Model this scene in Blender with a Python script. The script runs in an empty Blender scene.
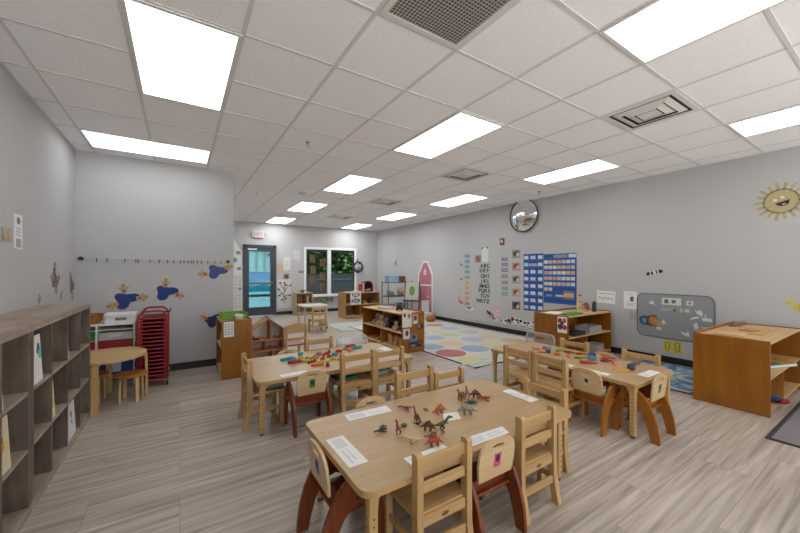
import bpy, bmesh, math, random
from mathutils import Matrix, Vector
random.seed(7)
PI = math.pi
R = math.radians
scn = bpy.context.scene
COL = scn.collection

# ------------------------------------------------------------------ materials
def lin(c):
    if isinstance(c, str):
        c = tuple(int(c[i:i + 2], 16) for i in (0, 2, 4))
    o = []
    for v in c:
        v = v / 255.0
        o.append(v / 12.92 if v <= 0.04045 else ((v + 0.055) / 1.055) ** 2.4)
    return (o[0], o[1], o[2], 1.0)

MATS = {}
def newmat(name):
    m = bpy.data.materials.new(name); m.use_nodes = True
    nt = m.node_tree; nt.nodes.clear()
    out = nt.nodes.new('ShaderNodeOutputMaterial')
    b = nt.nodes.new('ShaderNodeBsdfPrincipled')
    nt.links.new(b.outputs[0], out.inputs[0])
    return m, nt, b, out

def ramp(nt, fac, stops):
    r = nt.nodes.new('ShaderNodeValToRGB')
    el = r.color_ramp.elements
    while len(el) < len(stops): el.new(0.5)
    for e, (p, c) in zip(el, stops):
        e.position = p; e.color = c
    nt.links.new(fac, r.inputs[0])
    return r.outputs[0]

def coords(nt, scale, kind='Object'):
    tc = nt.nodes.new('ShaderNodeTexCoord')
    mp = nt.nodes.new('ShaderNodeMapping')
    mp.inputs['Scale'].default_value = scale
    nt.links.new(tc.outputs[kind], mp.inputs[0])
    return mp.outputs[0]

def shade(c, k):
    return (min(1, c[0] * k), min(1, c[1] * k), min(1, c[2] * k), 1)

def pm(col, rough=0.5, var=0.06, scale=30, metal=0.0, bump=0.0, spec=0.5, key=None):
    """plain procedural material: a faint mottling of one colour"""
    k = key or (str(col), rough, var, scale, metal, bump, spec)
    if k in MATS: return MATS[k]
    m, nt, b, out = newmat('finish_' + (col if isinstance(col, str) else '%d_%d_%d' % tuple(col)))
    c = lin(col)
    n = nt.nodes.new('ShaderNodeTexNoise'); n.inputs['Scale'].default_value = scale; n.inputs['Detail'].default_value = 3
    nt.links.new(coords(nt, (1, 1, 1)), n.inputs['Vector'])
    nt.links.new(ramp(nt, n.outputs['Fac'], [(0.3, shade(c, 1 - var)), (0.7, shade(c, 1 + var))]), b.inputs['Base Color'])
    b.inputs['Roughness'].default_value = rough
    b.inputs['Metallic'].default_value = metal
    b.inputs['Specular IOR Level'].default_value = spec
    if bump:
        bp = nt.nodes.new('ShaderNodeBump'); bp.inputs['Strength'].default_value = bump; bp.inputs['Distance'].default_value = 0.004
        nt.links.new(n.outputs['Fac'], bp.inputs['Height']); nt.links.new(bp.outputs[0], b.inputs['Normal'])
    MATS[k] = m
    return m

def wood(c1, c2, axis='x', rough=0.42, fine=38, knots=False):
    k = ('wood', str(c1), str(c2), axis, rough, fine, knots)
    if k in MATS: return MATS[k]
    m, nt, b, out = newmat('wood_grain_' + str(c1) + axis)
    s = {'x': (1.6, fine, fine), 'y': (fine, 1.6, fine), 'z': (fine, fine, 1.6)}[axis]
    n = nt.nodes.new('ShaderNodeTexNoise'); n.inputs['Scale'].default_value = 1.0; n.inputs['Detail'].default_value = 4
    n.inputs['Distortion'].default_value = 0.6
    nt.links.new(coords(nt, s), n.inputs['Vector'])
    n2 = nt.nodes.new('ShaderNodeTexNoise'); n2.inputs['Scale'].default_value = 5 if knots else 2.5
    n2.inputs['Detail'].default_value = 3
    nt.links.new(coords(nt, (1, 1, 1)), n2.inputs['Vector'])
    mx = nt.nodes.new('ShaderNodeMath'); mx.operation = 'MULTIPLY_ADD'
    nt.links.new(n2.outputs['Fac'], mx.inputs[0]); mx.inputs[1].default_value = 0.9 if knots else 0.45
    nt.links.new(n.outputs['Fac'], mx.inputs[2])
    lo, hi = (0.55, 1.25) if knots else (0.5, 0.95)
    mr = nt.nodes.new('ShaderNodeMapRange'); mr.inputs[1].default_value = lo; mr.inputs[2].default_value = hi
    nt.links.new(mx.outputs[0], mr.inputs[0])
    nt.links.new(ramp(nt, mr.outputs[0], [(0.0, lin(c2)), (1.0, lin(c1))]), b.inputs['Base Color'])
    b.inputs['Roughness'].default_value = rough
    MATS[k] = m
    return m

def emit(col, strength, key):
    if key in MATS: return MATS[key]
    m = bpy.data.materials.new(key); m.use_nodes = True
    nt = m.node_tree; nt.nodes.clear()
    out = nt.nodes.new('ShaderNodeOutputMaterial'); e = nt.nodes.new('ShaderNodeEmission')
    e.inputs[0].default_value = col; e.inputs[1].default_value = strength
    nt.links.new(e.outputs[0], out.inputs[0])
    MATS[key] = m
    return m

def glassy(tint, gloss=0.08, rough=0.02, key='glass', diffuse=None, dmix=0.0):
    if key in MATS: return MATS[key]
    m = bpy.data.materials.new(key); m.use_nodes = True
    nt = m.node_tree; nt.nodes.clear()
    out = nt.nodes.new('ShaderNodeOutputMaterial')
    t = nt.nodes.new('ShaderNodeBsdfTransparent'); t.inputs[0].default_value = tint
    g = nt.nodes.new('ShaderNodeBsdfGlossy'); g.inputs['Roughness'].default_value = rough
    mx = nt.nodes.new('ShaderNodeMixShader'); mx.inputs[0].default_value = gloss
    nt.links.new(t.outputs[0], mx.inputs[1]); nt.links.new(g.outputs[0], mx.inputs[2])
    last = mx
    if diffuse is not None:
        d = nt.nodes.new('ShaderNodeBsdfDiffuse'); d.inputs[0].default_value = diffuse
        m2 = nt.nodes.new('ShaderNodeMixShader'); m2.inputs[0].default_value = dmix
        nt.links.new(mx.outputs[0], m2.inputs[1]); nt.links.new(d.outputs[0], m2.inputs[2])
        last = m2
    nt.links.new(last.outputs[0], out.inputs[0])
    MATS[key] = m
    return m

# ------------------------------------------------------------------ mesh builder
def T(x, y, z): return Matrix.Translation((x, y, z))
def RX(a): return Matrix.Rotation(a, 4, 'X')
def RY(a): return Matrix.Rotation(a, 4, 'Y')
def RZ(a): return Matrix.Rotation(a, 4, 'Z')

class MB:
    def __init__(self): self.bm = bmesh.new(); self.mi = 0
    def _new(self, f0, smooth):
        self.bm.faces.ensure_lookup_table()
        for f in list(self.bm.faces)[f0:]:
            f.smooth = smooth; f.material_index = self.mi
    def box(self, c, s, m=None, bev=0.0, seg=1):
        f0 = len(self.bm.faces)
        M = (m or Matrix()) @ T(*c)
        r = bmesh.ops.create_cube(self.bm, size=1.0)
        vs = r['verts']
        for v in vs: v.co = Vector((v.co.x * s[0], v.co.y * s[1], v.co.z * s[2]))
        if bev > 0:
            es = list({e for v in vs for e in v.link_edges})
            rr = bmesh.ops.bevel(self.bm, geom=es, offset=min(bev, min(s) * 0.45), segments=seg, affect='EDGES', profile=0.5)
            vs = list({v for f in list(self.bm.faces)[f0:] for v in f.verts})
        for v in vs: v.co = M @ v.co
        self._new(f0, False)
        return self
    def bx(self, x0, x1, y0, y1, z0, z1, bev=0.0, m=None):
        return self.box(((x0 + x1) / 2, (y0 + y1) / 2, (z0 + z1) / 2), (abs(x1 - x0), abs(y1 - y0), abs(z1 - z0)), m, bev)
    def tube(self, pts, r, n=8, m=None, closed=False, cap=True, smooth=True):
        f0 = len(self.bm.faces)
        M = m or Matrix()
        P = [Vector(p) for p in pts]; k = len(P)
        rs = r if isinstance(r, (list, tuple)) else [r] * k
        rings = []; up = None
        for i in range(k):
            if closed: d = P[(i + 1) % k] - P[i - 1]
            else: d = P[min(i + 1, k - 1)] - P[max(i - 1, 0)]
            d.normalize()
            if up is None:
                up = Vector((0, 0, 1)) if abs(d.z) < 0.9 else Vector((1, 0, 0))
            a = d.cross(up)
            if a.length < 1e-6: a = d.orthogonal()
            a.normalize(); b = a.cross(d); b.normalize(); up = b
            rings.append([self.bm.verts.new(M @ (P[i] + (a * math.cos(2 * PI * j / n) + b * math.sin(2 * PI * j / n)) * rs[i])) for j in range(n)])
        for i in range(k if closed else k - 1):
            A, B = rings[i], rings[(i + 1) % k]
            for j in range(n):
                try: self.bm.faces.new((A[j], A[(j + 1) % n], B[(j + 1) % n], B[j]))
                except ValueError: pass
        if cap and not closed:
            self.bm.faces.new(rings[0][::-1]); self.bm.faces.new(rings[-1])
        self._new(f0, smooth)
        return self
    def prism(self, poly, th, m=None, holes=()):
        """outline in local xy extruded along +z by th"""
        f0 = len(self.bm.faces)
        M = m or Matrix()
        if not holes:
            lo = [self.bm.verts.new(M @ Vector((x, y, 0))) for x, y in poly]
            hi = [self.bm.verts.new(M @ Vector((x, y, th))) for x, y in poly]
            n = len(poly)
            self.bm.faces.new(lo[::-1]); self.bm.faces.new(hi)
            for i in range(n): self.bm.faces.new((lo[i], lo[(i + 1) % n], hi[(i + 1) % n], hi[i]))
        else:
            tb = bmesh.new()
            def loop(pp):
                vs = [tb.verts.new((x, y, 0)) for x, y in pp]
                return [tb.edges.new((vs[i], vs[(i + 1) % len(vs)])) for i in range(len(vs))]
            es = loop(poly)
            for h in holes: es += loop(h)
            bmesh.ops.triangle_fill(tb, use_beauty=True, edges=es)
            r = bmesh.ops.extrude_face_region(tb, geom=list(tb.faces))
            for v in [g for g in r['geom'] if isinstance(g, bmesh.types.BMVert)]: v.co.z += th
            bmesh.ops.recalc_face_normals(tb, faces=list(tb.faces))
            mp = {v: self.bm.verts.new(M @ v.co) for v in tb.verts}
            for f in tb.faces:
                try: self.bm.faces.new([mp[v] for v in f.verts])
                except ValueError: pass
            tb.free()
        self._new(f0, False)
        return self
    def lathe(self, prof, n=20, m=None, smooth=True):
        f0 = len(self.bm.faces)
        M = m or Matrix()
        rings = []
        for (r, z) in prof:
            if r < 1e-6: rings.append([self.bm.verts.new(M @ Vector((0, 0, z)))])
            else: rings.append([self.bm.verts.new(M @ Vector((r * math.cos(2 * PI * j / n), r * math.sin(2 * PI * j / n), z))) for j in range(n)])
        for A, B in zip(rings, rings[1:]):
            for j in range(n):
                q = [A[j % len(A)], A[(j + 1) % len(A)], B[(j + 1) % len(B)], B[j % len(B)]]
                u = []
                for v in q:
                    if v not in u: u.append(v)
                if len(u) > 2:
                    try: self.bm.faces.new(u)
                    except ValueError: pass
        self._new(f0, smooth)
        return self
    def ball(self, c, r, m=None, u=10, v=7):
        f0 = len(self.bm.faces)
        rr = r if isinstance(r, (list, tuple)) else (r, r, r)
        M = (m or Matrix()) @ T(*c) @ Matrix.Diagonal((rr[0], rr[1], rr[2], 1))
        bmesh.ops.create_uvsphere(self.bm, u_segments=u, v_segments=v, radius=1.0, matrix=M)
        self._new(f0, True)
        return self
    def cyl(self, c, r, h, m=None, n=14, r2=None):
        """upright cylinder whose base centre is c"""
        r2 = r if r2 is None else r2
        return self.lathe([(0, 0), (r, 0), (r2, h), (0, h)], n, (m or Matrix()) @ T(*c), smooth=False)

def circ(cx, cy, rx, ry=None, n=16, a0=0.0, a1=2 * PI, end=False):
    ry = rx if ry is None else ry
    k = n + 1 if end else n
    return [(cx + rx * math.cos(a0 + (a1 - a0) * i / n), cy + ry * math.sin(a0 + (a1 - a0) * i / n)) for i in range(k)]
def rrect(w, h, r, n=5, cx=0, cy=0):
    p = []
    for (sx, sy, a) in ((1, 1, 0), (-1, 1, PI / 2), (-1, -1, PI), (1, -1, 1.5 * PI)):
        p += circ(cx + sx * (w / 2 - r), cy + sy * (h / 2 - r), r, r, n, a, a + PI / 2, True)
    return p
def rect(w, h, cx=0, cy=0): return [(cx - w / 2, cy - h / 2), (cx + w / 2, cy - h / 2), (cx + w / 2, cy + h / 2), (cx - w / 2, cy + h / 2)]

def obj(name, mb, mats, parent=None, M=None, label=None):
    me = bpy.data.meshes.new(name)
    bmesh.ops.recalc_face_normals(mb.bm, faces=list(mb.bm.faces))
    mb.bm.to_mesh(me); mb.bm.free()
    for m in (mats if isinstance(mats, (list, tuple)) else [mats]): me.materials.append(m)
    o = bpy.data.objects.new(name, me); COL.objects.link(o)
    if parent is not None: o.parent = parent
    if M is not None: o.matrix_basis = M
    if label: o['label'] = label
    return o
def tag(o, label, cat, group=None, kind=None):
    o['label'] = label; o['category'] = cat
    if group: o['group'] = group
    if kind: o['kind'] = kind
    return o
def thing(name, label, cat, M=None, group=None):
    o = bpy.data.objects.new(name, None); COL.objects.link(o)
    o.empty_display_size = 0.05
    if M is not None: o.matrix_basis = M
    return tag(o, label, cat, group)
def struct(name, mb, mats, parent=None):
    o = obj(name, mb, mats, parent)
    if parent is None: o['kind'] = 'structure'
    return o
def kids(o): return [c for c in COL.objects if c.parent == o]
KID = {}
def dup(src, M, label, group=None):
    """copy of a thing with copies of its parts and sub-parts"""
    def rec(o, par):
        c = o.copy(); COL.objects.link(c)
        if par is not None:
            c.parent = par; c.matrix_basis = o.matrix_basis
        for ch in list(o.children): rec(ch, c)
        return c
    r = rec(src, None)
    r.matrix_basis = M
    r['label'] = label
    if group: r['group'] = group
    return r
def place(x, y, z=0, rz=0): return T(x, y, z) @ RZ(rz)

WR = Matrix(((0, 0, -1, 0), (-1, 0, 0, 0), (0, 1, 0, 0), (0, 0, 0, 1)))     # u,v,w axes of the long wall
WF = Matrix(((1, 0, 0, 0), (0, 0, -1, 0), (0, 1, 0, 0), (0, 0, 0, 1)))      # of walls seen along +Y
WL = Matrix(((0, 0, 1, 0), (1, 0, 0, 0), (0, 1, 0, 0), (0, 0, 0, 1)))       # of the wall beside the cubbies
XR, XL, YF, YP, XP, H = 6.15, -1.07, 11.1, 5.65, 0.68, 2.859
def onR(y, z, rot=0, off=0.0): return T(XR - off, y, z) @ WR @ RZ(rot)
def onF(x, z, rot=0, off=0.0): return T(x, YF - off, z) @ WF @ RZ(rot)
def onP(x, z, rot=0, off=0.0): return T(x, YP - off, z) @ WF @ RZ(rot)
def onL(y, z, rot=0, off=0.0): return T(XL + off, y, z) @ WL @ RZ(rot)

def text_mb(body, size, depth=0.002, m=None, bold=0.0):
    cu = bpy.data.curves.new('lettering', 'FONT'); cu.body = body; cu.size = size; cu.extrude = depth / 2
    cu.offset = bold; cu.align_x = 'CENTER'; cu.align_y = 'CENTER'; cu.resolution_u = 3
    ob = bpy.data.objects.new('lettering_source', cu); COL.objects.link(ob)
    dg = bpy.context.evaluated_depsgraph_get()
    me = bpy.data.meshes.new_from_object(ob.evaluated_get(dg))
    mb = MB(); mb.bm.from_mesh(me)
    if m is not None: bmesh.ops.transform(mb.bm, matrix=m, verts=list(mb.bm.verts))
    bpy.data.objects.remove(ob); bpy.data.curves.remove(cu); bpy.data.meshes.remove(me)
    return mb

# ------------------------------------------------------------------ common finishes
MAPLE = wood('b99a6f', 'aa8a5f', 'x', 0.38)
MAPLE_Y = wood('b99a6f', 'aa8a5f', 'y', 0.38)
MAPLE_Z = wood('cba772', 'b48e5b', 'z', 0.42)
CHAIR = wood('cfaa77', 'b08a58', 'z', 0.42)
CHAIR_X = wood('cfaa77', 'b08a58', 'x', 0.42)
BIRCH = wood('d9bd92', 'c9a97b', 'x', 0.42)
MAHOG = wood('8a431a', '69290d', 'z', 0.36)
MAHOG_X = wood('8c4a22', '6e3214', 'x', 0.36)
AMBER = wood('a5671c', '8b5213', 'z', 0.4)
AMBER_PANEL = wood('99600f', '864f0a', 'z', 0.4, 14)
SHELFTOP = wood('d9b684', 'c59d68', 'x', 0.4)
SHELFIN = wood('b5783a', '99602a', 'z', 0.45)
RUSTIC = wood('b09c8d', '7d6d60', 'y', 0.6, 20, True)
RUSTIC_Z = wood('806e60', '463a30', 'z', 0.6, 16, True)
RUSTIC_X = wood('ab9889', '796a5e', 'y', 0.6, 16, True)
WHITE = pm('e9e7e3', 0.6, 0.03)
PAPER = pm('e8e6e2', 0.7, 0.03)
BLACK = pm('17171a', 0.5, 0.1)
DARK = pm('2a2a2c', 0.5, 0.1)
STEEL = pm('b9bcc0', 0.3, 0.04, 40, 0.9)
WHITEMETAL = pm('dcdcdc', 0.4, 0.03)
SKIN = pm('c89a63', 0.7, 0.12, 40)

# ------------------------------------------------------------------ floor, walls, ceiling
def floor_material():
    m, nt, b, out = newmat('grey_beige_streaked_vinyl_plank')
    vec = coords(nt, (1, 1, 1))
    br = nt.nodes.new('ShaderNodeTexBrick')
    br.offset = 0.37; br.offset_frequency = 2
    br.inputs['Scale'].default_value = 1.0; br.inputs['Mortar Size'].default_value = 0.0012
    br.inputs['Brick Width'].default_value = 1.22; br.inputs['Row Height'].default_value = 0.305
    br.inputs['Color1'].default_value = (0.30, 0.30, 0.30, 1); br.inputs['Color2'].default_value = (0.70, 0.70, 0.70, 1)
    br.inputs['Mortar'].default_value = (0.2, 0.2, 0.2, 1); br.inputs['Bias'].default_value = 0
    nt.links.new(vec, br.inputs['Vector'])
    # every plank shifts the streak pattern by its own tone
    sep = nt.nodes.new('ShaderNodeSeparateColor'); nt.links.new(br.outputs['Color'], sep.inputs[0])
    cmb = nt.nodes.new('ShaderNodeCombineXYZ')
    mul = nt.nodes.new('ShaderNodeMath'); mul.operation = 'MULTIPLY'; mul.inputs[1].default_value = 37.0
    nt.links.new(sep.outputs[0], mul.inputs[0]); nt.links.new(mul.outputs[0], cmb.inputs[0]); nt.links.new(mul.outputs[0], cmb.inputs[2])
    add = nt.nodes.new('ShaderNodeVectorMath'); add.operation = 'ADD'
    nt.links.new(vec, add.inputs[0]); nt.links.new(cmb.outputs[0], add.inputs[1])
    mp = nt.nodes.new('ShaderNodeMapping'); mp.inputs['Scale'].default_value = (1.3, 27, 1)
    nt.links.new(add.outputs[0], mp.inputs[0])
    n = nt.nodes.new('ShaderNodeTexNoise'); n.inputs['Scale'].default_value = 1.0; n.inputs['Detail'].default_value = 3.5
    n.inputs['Roughness'].default_value = 0.55; n.inputs['Distortion'].default_value = 0.35
    nt.links.new(mp.outputs[0], n.inputs['Vector'])
    mr = nt.nodes.new('ShaderNodeMath'); mr.operation = 'MULTIPLY_ADD'; mr.inputs[1].default_value = 0.16
    nt.links.new(sep.outputs[0], mr.inputs[0]); nt.links.new(n.outputs['Fac'], mr.inputs[2])
    c = ramp(nt, mr.outputs[0], [(0.36, lin('8b7e72')), (0.50, lin('a79a8d')), (0.60, lin('b3a79a')), (0.78, lin('c9beb2'))])
    mo = nt.nodes.new('ShaderNodeMix'); mo.data_type = 'RGBA'
    nt.links.new(br.outputs['Fac'], mo.inputs['Factor']); nt.links.new(c, mo.inputs['A']); mo.inputs['B'].default_value = lin('80756b')
    nt.links.new(mo.outputs['Result'], b.inputs['Base Color'])
    b.inputs['Roughness'].default_value = 0.32
    return m
struct('floor', MB().bx(-1.2, 6.3, -3.1, 11.25, -0.1, 0.0), floor_material())

WALL = pm('b8b7b7', 0.75, 0.012, 3, 0, 0, 0.3)
struct('wall_left', MB().bx(-1.2, XL, -3.1, YP + 0.12, 0, H), WALL)
struct('wall_partition', MB().bx(XL, XP, YP, YP + 0.12, 0, H), WALL)
struct('wall_side', MB().bx(XP - 0.12, XP, YP + 0.12, YF, 0, H), WALL)
struct('wall_right', MB().bx(XR, XR + 0.15, -3.1, YF + 0.15, 0, H), WALL)
BW0, BW1, BZ0, BZ1 = -0.8, 5.9, 0.25, 2.60  # opening for the window added behind the camera
struct('wall_back', MB().bx(XL, BW0, -3.1, -3.0, 0, H).bx(BW1, XR, -3.1, -3.0, 0, H).bx(BW0, BW1, -3.1, -3.0, 0, BZ0).bx(BW0, BW1, -3.1, -3.0, BZ1, H), WALL)
DX0, DX1, DZ = 1.64, 2.50, 2.13
WX0, WX1, WZ0, WZ1 = 3.50, 5.24, 0.60, 2.10
mb = MB()
for x0, x1, z0, z1 in ((XP - 0.12, DX0, 0, H), (DX0, DX1, DZ, H), (DX1, WX0, 0, H), (WX0, WX1, 0, WZ0), (WX0, WX1, WZ1, H), (WX1, XR, 0, H)):
    mb.bx(x0, x1, YF, YF + 0.15, z0, z1)
struct('wall_far', mb, WALL)

# ceiling: mineral tiles in an exposed grid
def tile_material():
    m, nt, b, out = newmat('white_mineral_ceiling_tile')
    n = nt.nodes.new('ShaderNodeTexNoise'); n.inputs['Scale'].default_value = 160; n.inputs['Detail'].default_value = 2
    nt.links.new(coords(nt, (1, 1, 1)), n.inputs['Vector'])
    nt.links.new(ramp(nt, n.outputs['Fac'], [(0.3, lin('ecebef')), (0.6, lin('f8f6fa'))]), b.inputs['Base Color'])
    b.inputs['Roughness'].default_value = 0.9; b.inputs['Specular IOR Level'].default_value = 0.1
    return m
TILE = tile_material(); GRID = pm('d6d5d8', 0.55, 0.02)
GX0, GY0, GS = -0.886, 3.538, 0.61
gx = [GX0 + GS * i for i in range(0, 12)]
gy = [GY0 + GS * j for j in range(-10, 13)]
mb = MB(); mb.bx(-1.2, XR + 0.15, -3.1, YF + 0.15, H, H + 0.1)
mb.mi = 1
for x in gx: mb.bx(x - 0.012, x + 0.012, -3.0, YF, H - 0.004, H + 0.001)
for y in gy: mb.bx(XL, XR, y - 0.012, y + 0.012, H - 0.0038, H + 0.001)
mb.bx(XL, XL + 0.02, -3, YF, H - 0.007, H + 0.001); mb.bx(XR - 0.02, XR, -3, YF, H - 0.007, H + 0.001)
struct('ceiling', mb, [TILE, GRID])

BB = pm('1c1b1b', 0.45, 0.05)
struct('baseboard_partition', MB().bx(XL, XP, YP - 0.012, YP, 0, 0.1), BB)
struct('baseboard_left', MB().bx(XL, XL + 0.012, -3, YP - 0.012, 0, 0.1), BB)
struct('baseboard_right', MB().bx(XR - 0.012, XR, -3, YF, 0, 0.1), BB)
struct('baseboard_far', MB().bx(XP, DX0 - 0.06, YF - 0.012, YF, 0, 0.1).bx(DX1 + 0.06, XR - 0.012, YF - 0.012, YF, 0, 0.1), BB)
struct('baseboard_side', MB().bx(XP, XP + 0.012, YP, YF - 0.012, 0, 0.1), BB)

# glazed door
DOORM = pm('3a4046', 0.45, 0.05)
GLASS_DOOR = glassy((0.22, 0.34, 0.37, 1), 0.05, 0.02, 'cyan_tinted_door_glass')
GLASS = glassy((0.46, 0.50, 0.48, 1), 0.02, 0.02, 'window_glass')
d = bpy.data.objects.new('door_1', None); COL.objects.link(d); d['kind'] = 'structure'
mb = MB()
mb.bx(DX0 - 0.05, DX0 + 0.03, YF - 0.025, YF + 0.1, 0, DZ + 0.05); mb.bx(DX1 - 0.03, DX1 + 0.05, YF - 0.025, YF + 0.1, 0, DZ + 0.05)
mb.bx(DX0 - 0.05, DX1 + 0.05, YF - 0.025, YF + 0.1, DZ - 0.03, DZ + 0.05)
obj('door_frame', mb, DOORM, d)
mb = MB()
y0, y1 = YF + 0.02, YF + 0.065
mb.bx(DX0 + 0.03, DX0 + 0.12, y0, y1, 0.01, DZ - 0.03); mb.bx(DX1 - 0.12, DX1 - 0.03, y0, y1, 0.01, DZ - 0.03)
mb.bx(DX0 + 0.12, DX1 - 0.12, y0, y1, DZ - 0.15, DZ - 0.03); mb.bx(DX0 + 0.12, DX1 - 0.12, y0, y1, 0.01, 0.27)
obj('door_leaf', mb, DOORM, d)
obj('door_glass', MB().bx(DX0 + 0.12, DX1 - 0.12, YF + 0.04, YF + 0.046, 0.27, DZ - 0.15), GLASS_DOOR, d)
obj('push_bar', MB().bx(DX0 + 0.05, DX1 - 0.05, YF - 0.035, YF + 0.0, 0.98, 1.03, 0.006).bx(DX0 + 0.05, DX0 + 0.1, YF - 0.02, YF + 0.02, 0.96, 1.05).bx(DX1 - 0.1, DX1 - 0.05, YF - 0.02, YF + 0.02, 0.96, 1.05), pm('5b6166', 0.3, 0.04, 30, 0.6), d)
obj('door_closer', MB().bx(DX0 + 0.08, DX0 + 0.34, YF - 0.03, YF + 0.015, DZ - 0.12, DZ - 0.06, 0.008), STEEL, d)

# window
w = bpy.data.objects.new('window_1', None); COL.objects.link(w); w['kind'] = 'structure'
WT = pm('e6e6e5', 0.5, 0.02)
mb = MB()
a = 0.075
mb.bx(WX0 - a, WX0, YF - 0.02, YF + 0.1, WZ0 - a, WZ1 + a); mb.bx(WX1, WX1 + a, YF - 0.02, YF + 0.1, WZ0 - a, WZ1 + a)
mb.bx(WX0, WX1, YF - 0.02, YF + 0.1, WZ1, WZ1 + a)
XM = 4.30
mb.bx(XM - 0.06, XM + 0.06, YF - 0.012, YF + 0.1, WZ0, WZ1)
obj('window_frame', mb, WT, w)
obj('window_sill', MB().bx(WX0 - 0.1, WX1 + 0.1, YF - 0.09, YF + 0.1, WZ0 - 0.09, WZ0, 0.008), WT, w)
for x0, x1 in ((WX0, XM - 0.06), (XM + 0.06, WX1)):
    mb = MB()
    for q in ((x0, x0 + 0.03, WZ0, WZ1), (x1 - 0.03, x1, WZ0, WZ1), (x0, x1, WZ0, WZ0 + 0.03), (x0, x1, WZ1 - 0.07, WZ1)):
        mb.bx(q[0], q[1], YF + 0.05, YF + 0.08, q[2], q[3])
    s = obj('sash', mb, pm('33383a', 0.5, 0.04), w)
    obj('window_pane', MB().bx(x0 + 0.03, x1 - 0.03, YF + 0.062, YF + 0.067, WZ0 + 0.03, WZ1 - 0.07), GLASS, w)

w = bpy.data.objects.new('added_fill_window', None); COL.objects.link(w); w['kind'] = 'structure'  # unseen window added behind the camera so its daylight brightens the ceiling
mb = MB()
for x in (BW0 + 0.03, 0.97, 2.55, 4.12, BW1 - 0.03): mb.bx(x - 0.03, x + 0.03, -3.08, -2.98, BZ0, BZ1)
mb.bx(BW0, BW1, -3.08, -2.98, BZ0, BZ0 + 0.05); mb.bx(BW0, BW1, -3.08, -2.98, BZ1 - 0.05, BZ1)
obj('window_frame', mb, WT, w)
obj('window_pane', MB().bx(BW0, BW1, -3.045, -3.04, BZ0, BZ1), glassy((0.95, 0.97, 0.97, 1), 0.04, 0.02, 'added_window_glass'), w)

# ------------------------------------------------------------------ ceiling fixtures
PANEL_STRENGTH = 5.0
LIT = emit((0.955, 0.985, 1.0, 1), PANEL_STRENGTH, 'lit_diffuser')
FIXT = pm('d8d7d5', 0.5, 0.02)
def ceiling_light(x0, x1, y0, y1, label, power=1.0):
    t = thing('ceiling_light', label, 'ceiling light', T((x0 + x1) / 2, (y0 + y1) / 2, H), 'recessed ceiling light panels')
    hx, hy = (x1 - x0) / 2 - 0.004, (y1 - y0) / 2 - 0.004
    mb = MB()
    f = 0.022
    mb.bx(-hx, hx, -hy, -hy + f, -0.012, 0); mb.bx(-hx, hx, hy - f, hy, -0.012, 0)
    mb.bx(-hx, -hx + f, -hy + f, hy - f, -0.012, 0); mb.bx(hx - f, hx, -hy + f, hy - f, -0.012, 0)
    obj('fixture_frame', mb, FIXT, t)
    obj('diffuser', MB().bx(-hx + f, hx - f, -hy + f, hy - f, -0.009, -0.003), emit((0.955, 0.985, 1.0, 1), PANEL_STRENGTH * power, 'lit_diffuser_%.1f' % power), t)
def gX(i): return GX0 + GS * i
def gY(j): return GY0 + GS * j
for i, j, wd, dp, lab in (
    (1, -2, 1, 2, 'long lit ceiling panel above the wooden cubby shelf'),
    (0, 2, 2, 1, 'lit ceiling panel lying crosswise against the partition wall'),
    (5, -2, 1, 2, 'lit ceiling panel in the middle row next to the nearer slotted air vents'),
    (5, 2, 1, 2, 'second lit ceiling panel of the middle row counting towards the window'),
    (5, 6, 1, 2, 'third lit ceiling panel of the middle row counting towards the window'),
    (5, 10, 1, 2, 'lit ceiling panel nearest the exit door'),
    (5, -6, 1, 2, 'big lit ceiling panel cut by the top edge, between perforated grille and slotted vent'),
    (9, -6, 1, 2, 'lit ceiling panel above the sun cut-out on the long wall'),
    (9, -2, 1, 2, 'lit ceiling panel above the round convex mirror'),
    (9, 2, 1, 2, 'lit ceiling panel above the alphabet letters on the long wall'),
    (9, 6, 1, 2, 'lit ceiling panel above the red tower cut-out'),
    (9, 10, 1, 2, 'lit ceiling panel in the corner above the window'),
):
    ceiling_light(gX(i), gX(i + wd), gY(j), gY(j + dp), lab, 0.7 if i < 2 else (2.1 if j >= 6 else (1.2 if j == 2 else 0.9)))

# return grille and four-way diffusers
t = thing('return_grille', 'grey perforated air return grille in the ceiling', 'air grille', T((gX(3) + gX(4)) / 2, (gY(-4) + gY(-3)) / 2, H))
mb = MB(); hh = GS / 2 - 0.012
for q in ((-hh, hh, -hh, -hh + 0.035), (-hh, hh, hh - 0.035, hh), (-hh, -hh + 0.035, -hh + 0.035, hh - 0.035), (hh - 0.035, hh, -hh + 0.035, hh - 0.035)):
    mb.bx(q[0], q[1], q[2], q[3], -0.011, 0)
obj('grille_frame', mb, FIXT, t)
def perf_material():
    m, nt, b, out = newmat('perforated_grey_sheet')
    mp = coords(nt, (46, 46, 0))
    sep = nt.nodes.new('ShaderNodeSeparateXYZ'); nt.links.new(mp, sep.inputs[0])
    v = nt.nodes.new('ShaderNodeTexVoronoi'); v.inputs['Scale'].default_value = 1.0; v.inputs['Randomness'].default_value = 0.0
    nt.links.new(mp, v.inputs['Vector'])
    nt.links.new(ramp(nt, v.outputs['Distance'], [(0.34, lin('3b3938')), (0.42, lin('a9a5a2'))]), b.inputs['Base Color'])
    b.inputs['Roughness'].default_value = 0.5
    return m
obj('perforated_sheet', MB().bx(-hh + 0.035, hh - 0.035, -hh + 0.035, hh - 0.035, -0.0075, 0), perf_material(), t)

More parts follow.
